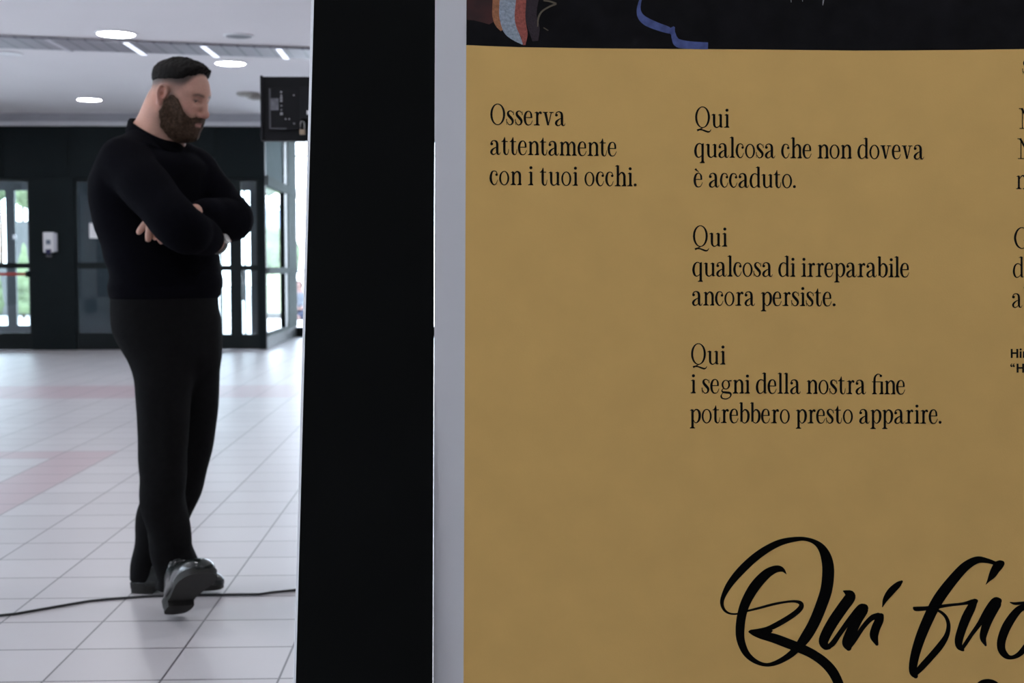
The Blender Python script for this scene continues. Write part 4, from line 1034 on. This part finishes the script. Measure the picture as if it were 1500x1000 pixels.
# --- sweater
M_KNIT = material('black_navy_knit', (.0029, .0028, .0046), .9, spec=.03, noise=.2, scale=90, bump=.35, bscale=420)
S = Field((-.36, -.42, .90), (.30, .28, 1.62), .0042)
def folds(X, Y, Z): return .0035*np.sin(Z*55+3*np.sin(X*9+Y*5))*np.clip((1.30-Z)*4, 0, 1)*np.clip((Z-1.02)*9, 0, 1)
torso(S, trows, .02, extra=folds)
S.cap(mp(213, 209, .0), RS, .055, .072, .05); S.cap(mp(236, 213, .02), LS, .052, .066, .05)
S.cap(mp(214, 198, .03), mp(222, 214, .0), .052, .07, .04)
def sleeve(P, rs, n, amp, fr):
    Pc = catmull(np.hstack([np.array(P), np.array(rs)[:, None]]), n)
    for i in range(len(Pc)-1):
        w0, w1 = amp*math.sin(i*fr), amp*math.sin((i+1)*fr)
        S.cap(Pc[i, :3], Pc[i+1, :3], Pc[i, 3]+w0, Pc[i+1, 3]+w1, .022)
RWc, LWc = RE+(RW-RE)*.80, LE+(LW-LE)*.86
sleeve([RS, RS*.55+RE*.45+np.array((0, -.012, .004)), RE+np.array((0, .0, .0)), RE*.5+RWc*.5, RWc], [.070, .068, .062, .052, .040], 6, .0022, 1.3)
sleeve([LS, LS*.5+LE*.5, LE, LE*.5+LWc*.5+np.array((0, -.005, .0)), LWc], [.066, .061, .0585, .050, .040], 6, .0022, 1.2)
# neck opening
NC = mp(226.5, 198, .0)
S.cap(mp(227.5, 200, .0), mp(245, 150, -.02), .0715, .085, .006, 's')
sweater, SV = S.build('sweater', M_KNIT, person, 2)
# collar band round the neck
fd, rd = np.array((math.cos(TY), math.sin(TY), 0)), np.array((math.sin(TY), -math.cos(TY), 0))
ring = []
for k_ in range(40):
    t = 2*math.pi*k_/40; c_, s_ = math.cos(t), math.sin(t)
    ring.append(NC + fd*(.078*c_) + rd*(.0735*s_) + np.array((0, 0, -.040*c_ + .012*s_*s_ + .002)))
mb = MB(); rv = []
for k_ in range(40):
    p = ring[k_]; out = (p-NC)*np.array((1, 1, 0)); out /= np.linalg.norm(out)
    prof = [(-.004, .012), (.002, .016), (.0065, .010), (.011, -.008), (.016, -.022), (.006, -.026), (-.004, -.02)]
    rv.append([mb.bm.verts.new(p+out*a+np.array((0, 0, b))) for a, b in prof])
for k_ in range(40):
    a, b = rv[k_], rv[(k_+1) % 40]
    for j in range(7): mb.bm.faces.new((a[j], a[(j+1) % 7], b[(j+1) % 7], b[j]))
mb.build('collar', material('black_rib_knit', (.0025, .0024, .004), .9, spec=.03, noise=.3, scale=200, bump=.6, bscale=300), sweater, True)

# --- trousers
M_TRO = material('charcoal_trouser_cloth', (.0072, .0070, .0074), .9, spec=.04, noise=.15, scale=60, bump=.25, bscale=600)
T = Field((-.34, -.40, .03), (.28, .34, 1.05), .0046)
torso(T, [(428, 169, 315, 0, .82), (445, 167.5, 316, 0, .84), (462, 167.5, 318.5, 0, .86), (484, 169.5, 321, .005, .88), (505, 179, 321.5, .005, .88), (525, 192, 320, .005, .84), (548, 208, 308, .005, .7), (572, 228, 286, .0, .6)], .02)
def leg(rows, k, fold):
    zs, cx, cy, a, b = [], [], [], [], []
    for py, l, r, dy, hd in rows:
        p = mp((l+r)/2, py, dy); zs.append(p[2]); cx.append(p[0]); cy.append(p[1]); a.append((r-l)/2/F_PX*(DM+dy)); b.append(hd)
    T.loft(zs, cx, cy, a, b, 0, k, fold, 2.2)
def f1_(X, Y, Z): return .0055*np.sin(Z*46+X*30+1.5*np.sin(Y*20))*np.clip((.55-Z)*3, 0, 1)+.0025*np.sin(np.arctan2(Y+.14, X+.02)*4+Z*9)*np.clip((.5-Z)*3, 0, 1)
def f2_(X, Y, Z): return .003*np.sin(Z*34+X*20+2)*np.clip((.6-Z)*3, 0, 1)
leg([(492, 178, 288, -.05, .095), (535, 194.5, 283, -.065, .10), (592, 201, 278, -.09, .092), (640, 203.5, 275, -.115, .086), (690, 204.5, 272, -.135, .082), (724, 206, 272, -.143, .080), (768, 212.5, 275.5, -.15, .076), (800, 221, 282.5, -.155, .074), (824, 226, 288, -.155, .072), (848, 229, 288.5, -.15, .070), (862, 231, 287, -.14, .066)], .025, f1_)
leg([(492, 226, 321.5, .065, .095), (543, 236, 321, .07, .095), (602, 238, 318.5, .085, .088), (665, 228, 309, .10, .082), (714, 212, 296.5, .115, .078), (768, 198.5, 274, .128, .074), (803, 197, 250, .135, .070), (828, 193, 240, .14, .068), (847, 190.5, 237, .14, .066)], .02, f2_)
trousers, TV = T.build('trousers', M_TRO, person, 2)

# --- shoes
M_LEA = material('black_polished_leather', (.005, .0075, .007), .25, spec=.45, coat=.2, noise=.2, scale=30)
M_SOLE = material('dark_rubber_sole', (.013, .012, .010), .8, noise=.25, scale=60, bump=.3, bscale=300)
OUT = [(0, .0), (.01, .025), (.05, .034), (.10, .032), (.16, .039), (.21, .046), (.255, .044), (.288, .030), (.303, .008)]
def shoe(name, M, label=None):
    o = bpy.data.objects.new(name, None); C.objects.link(o); o.parent = person; o.matrix_local = M; o.empty_display_size = .05
    top = catmull(OUT, 5); bot = catmull([(x, -y*.86-.002) for x, y in OUT[::-1]], 5)
    poly = [tuple(p) for p in top] + [tuple(p) for p in bot[1:-1]]
    def band(z0, z1, g0, g1, clip=None):
        mb = MB(); cx_ = .15
        def P(x, y, z, g): return (x+(g if x > cx_ else -g)*min(1, abs(x-cx_)/.1), y+math.copysign(g, y), z)
        pts = [(x, y) for x, y in poly if clip is None or x <= clip]
        A = [mb.bm.verts.new(P(x, y, z0, g0)) for x, y in pts]; D = [mb.bm.verts.new(P(x, y, z1, g1)) for x, y in pts]
        mb.bm.faces.new(A); mb.bm.faces.new(D)
        for i in range(len(A)): mb.bm.faces.new((A[i], A[(i+1) % len(A)], D[(i+1) % len(A)], D[i]))
        return mb
    band(.016, .034, .003, .004).build('sole', M_SOLE, o)
    band(0, .018, .001, .002, .088).build('heel', M_SOLE, o)
    f = Field((-.02, -.07, .02), (.33, .07, .16), .0034)
    f.loft([.028, .045, .062, .080, .10, .125], [.152, .150, .136, .105, .070, .060], [0, 0, 0, 0, 0, 0], [.150, .147, .128, .092, .060, .050], [.043, .042, .038, .034, .032, .031], 0, .008, None, 2.4)
    f.ell((.245, .002, .040), (.058, .042, .032), None, .02)
    f.ell((.19, .0, .05), (.06, .038, .040), None, .02)
    f.cap((.062, 0, .12), (.06, 0, .2), .040, .04, .004, 's')
    up, _ = f.build('upper', M_LEA, o, 1)
    mb = MB()
    for i in range(4):
        x = .165-.020*i; z = .083+.012*i
        mb.tube([(x, -.022, z-.008), (x+.004, -.012, z+.003), (x, 0, z+.006), (x-.004, .012, z+.003), (x, .022, z-.008)], .0026, 6)
    mb.build('laces', material('black_laces', (.01, .01, .011), .7) if 'black_laces' not in bpy.data.materials else bpy.data.materials['black_laces'], up, True)
    return o
def frame(origin, fwd, up):
    f = Vector(fwd).normalized(); u = Vector(up); u = (u-f*u.dot(f)).normalized(); l_ = u.cross(f)
    m_ = Matrix.Identity(4)
    for i in range(3): m_[i][0], m_[i][1], m_[i][2], m_[i][3] = f[i], l_[i], u[i], origin[i]
    return m_
# back shoe, flat on the floor, in profile
hb_ = on_z(190, 869.5, 0); a_ = np.array(((hb_-M0).dot(ER), (hb_-M0).dot(EA), 0.))
tb_ = on_z(326, 866.5, 0); b_ = np.array(((tb_-M0).dot(ER), (tb_-M0).dot(EA), 0.))
a_[1] += .03; b_[1] = a_[1]-.02
shoe('shoe', frame(a_, b_-a_, (0, 0, 1)))
# front shoe: heel on the floor, toe raised toward the camera
hc_ = on_z(252, 905, 0); c2 = np.array(((hc_-M0).dot(ER), (hc_-M0).dot(EA), .0))
fw = np.array((.135, -.215, .150)); fw /= np.linalg.norm(fw)
upv = np.array((-.25, .55, .80)); 
mS = frame(c2, fw, upv)
org = Vector(c2) - (mS.to_3x3() @ Vector((.0, 0, 0))); org += Vector((0, .02, .006)); 
for i in range(3): mS[i][3] = org[i]
mS = mS @ Matrix.Diagonal((1.06, 1.22, 1.1, 1))
shoe('shoe', mS)

# --- watch on the right wrist
wa = (RW-RE)/np.linalg.norm(RW-RE); wc = Vector(RE+(RW-RE)*1.02); wv = Vector(wa)
wx_ = wv.cross(Vector((0, 0, 1))).normalized(); wy_ = wv.cross(wx_)
mb = MB(); pr = [(.0, -.009), (.0025, -.009), (.0025, .009), (0, .009)]; rr = .0305; rings = []
for k_ in range(36):
    t = 2*math.pi*k_/36; d_ = wx_*math.cos(t)+wy_*math.sin(t)
    rings.append([mb.bm.verts.new(wc + d_*(rr+a) + wv*b) for a, b in pr])
for k_ in range(36):
    a, b = rings[k_], rings[(k_+1) % 36]
    for j in range(4): mb.bm.faces.new((a[j], a[(j+1) % 4], b[(j+1) % 4], b[j]))
watch = mb.build('watch', material('watch_strap', (.10, .095, .085), .4, noise=.2), person, True)
fc = wc + (Vector((.2, -.85, .45))-wv*wv.dot(Vector((.2, -.85, .45)))).normalized()*.033
nf = (fc-wc).normalized(); ax_ = nf.cross(wv).normalized(); mb = MB()
q = bmesh.ops.create_cone(mb.bm, cap_ends=True, segments=28, radius1=.0165, radius2=.015, depth=.008)
Rm = Matrix((ax_, wv, nf)).transposed()
for v in q['verts']: v.co = Rm @ v.co + fc
mb.build('watch_case', material('watch_steel', (.55, .54, .50), .3, .7), watch)
tag(person, 'bearded person in black sweater and dark trousers standing with arms crossed', 'person')

# ------------------------------------------------------------------ person sitting on the ground outside
YS2 = 30.0
pc = on_y(440.5, 463, YS2); X0, sc2 = pc.x, YS2/F_PX
Q = Field((-.5, -.45, 0), (.5, .45, 1.05), .016)
g = lambda px, py, dy=0: np.array(((px-440.5)*sc2, dy, (466-py)*sc2))
Q.ell(g(438, 417), (.085, .10, .115), None, .02); Q.cap(g(438, 422), g(438, 430), .05, .055, .03)
Q.chain([g(438, 431), g(438, 445), g(439, 459)], [.15, .15, .17], .05)
for s_ in (-1, 1):
    Q.chain([g(438+5*s_, 432), g(438+7*s_, 443, -.08), g(441+3*s_, 449, -.25)], [.06, .05, .035], .03)
    Q.ell(g(441+2.4*s_, 450, -.28), (.035, .045, .03), None, .02)
    Q.chain([g(438+4*s_, 461), g(438+9*s_, 456, -.22), g(438-2*s_, 463, -.32)], [.09, .075, .05], .04)
sit, _ = Q.build('person', material('skin_far', (.16, .09, .075), .6, noise=.1), None, 1)
sit.location = (X0, YS2, -.03)
J = Field((-.5, -.45, 0), (.5, .45, 1.05), .016)
J.chain([g(438, 433), g(438, 445), g(439, 458)], [.165, .165, .18], .05)
for s_ in (-1, 1): J.chain([g(438+5*s_, 433), g(438+7*s_, 443, -.08), g(441+4*s_, 448, -.2)], [.075, .062, .05], .03)
jk, _ = J.build('jacket', material('grey_jacket', (.09, .10, .12), .8, noise=.3, scale=9), sit, 1)
K_ = Field((-.5, -.45, 0), (.5, .45, 1.05), .016)
for s_ in (-1, 1): K_.chain([g(438+4*s_, 461), g(438+9*s_, 456, -.22), g(438-1*s_, 463, -.30)], [.105, .09, .062], .04)
K_.build('trousers', material('dark_blue_trousers', (.02, .025, .05), .85), sit, 1)
Hh_ = Field((-.5, -.45, .4), (.5, .45, 1.05), .014)
Hh_.ell(g(438, 416.4, .015), (.097, .105, .115), None, .01); Hh_.cap(g(438, 422, -.12), g(438, 424, -.10), .07, .08, .01, 's'); Hh_.cap(g(438, 440), g(438, 428), .2, .12, .01, 's')
Hh_.build('hair', material('brown_hair_far', (.03, .014, .012), .7, noise=.3), sit, 1)
tag(sit, 'person in a grey jacket sitting on the ground outside', 'person')
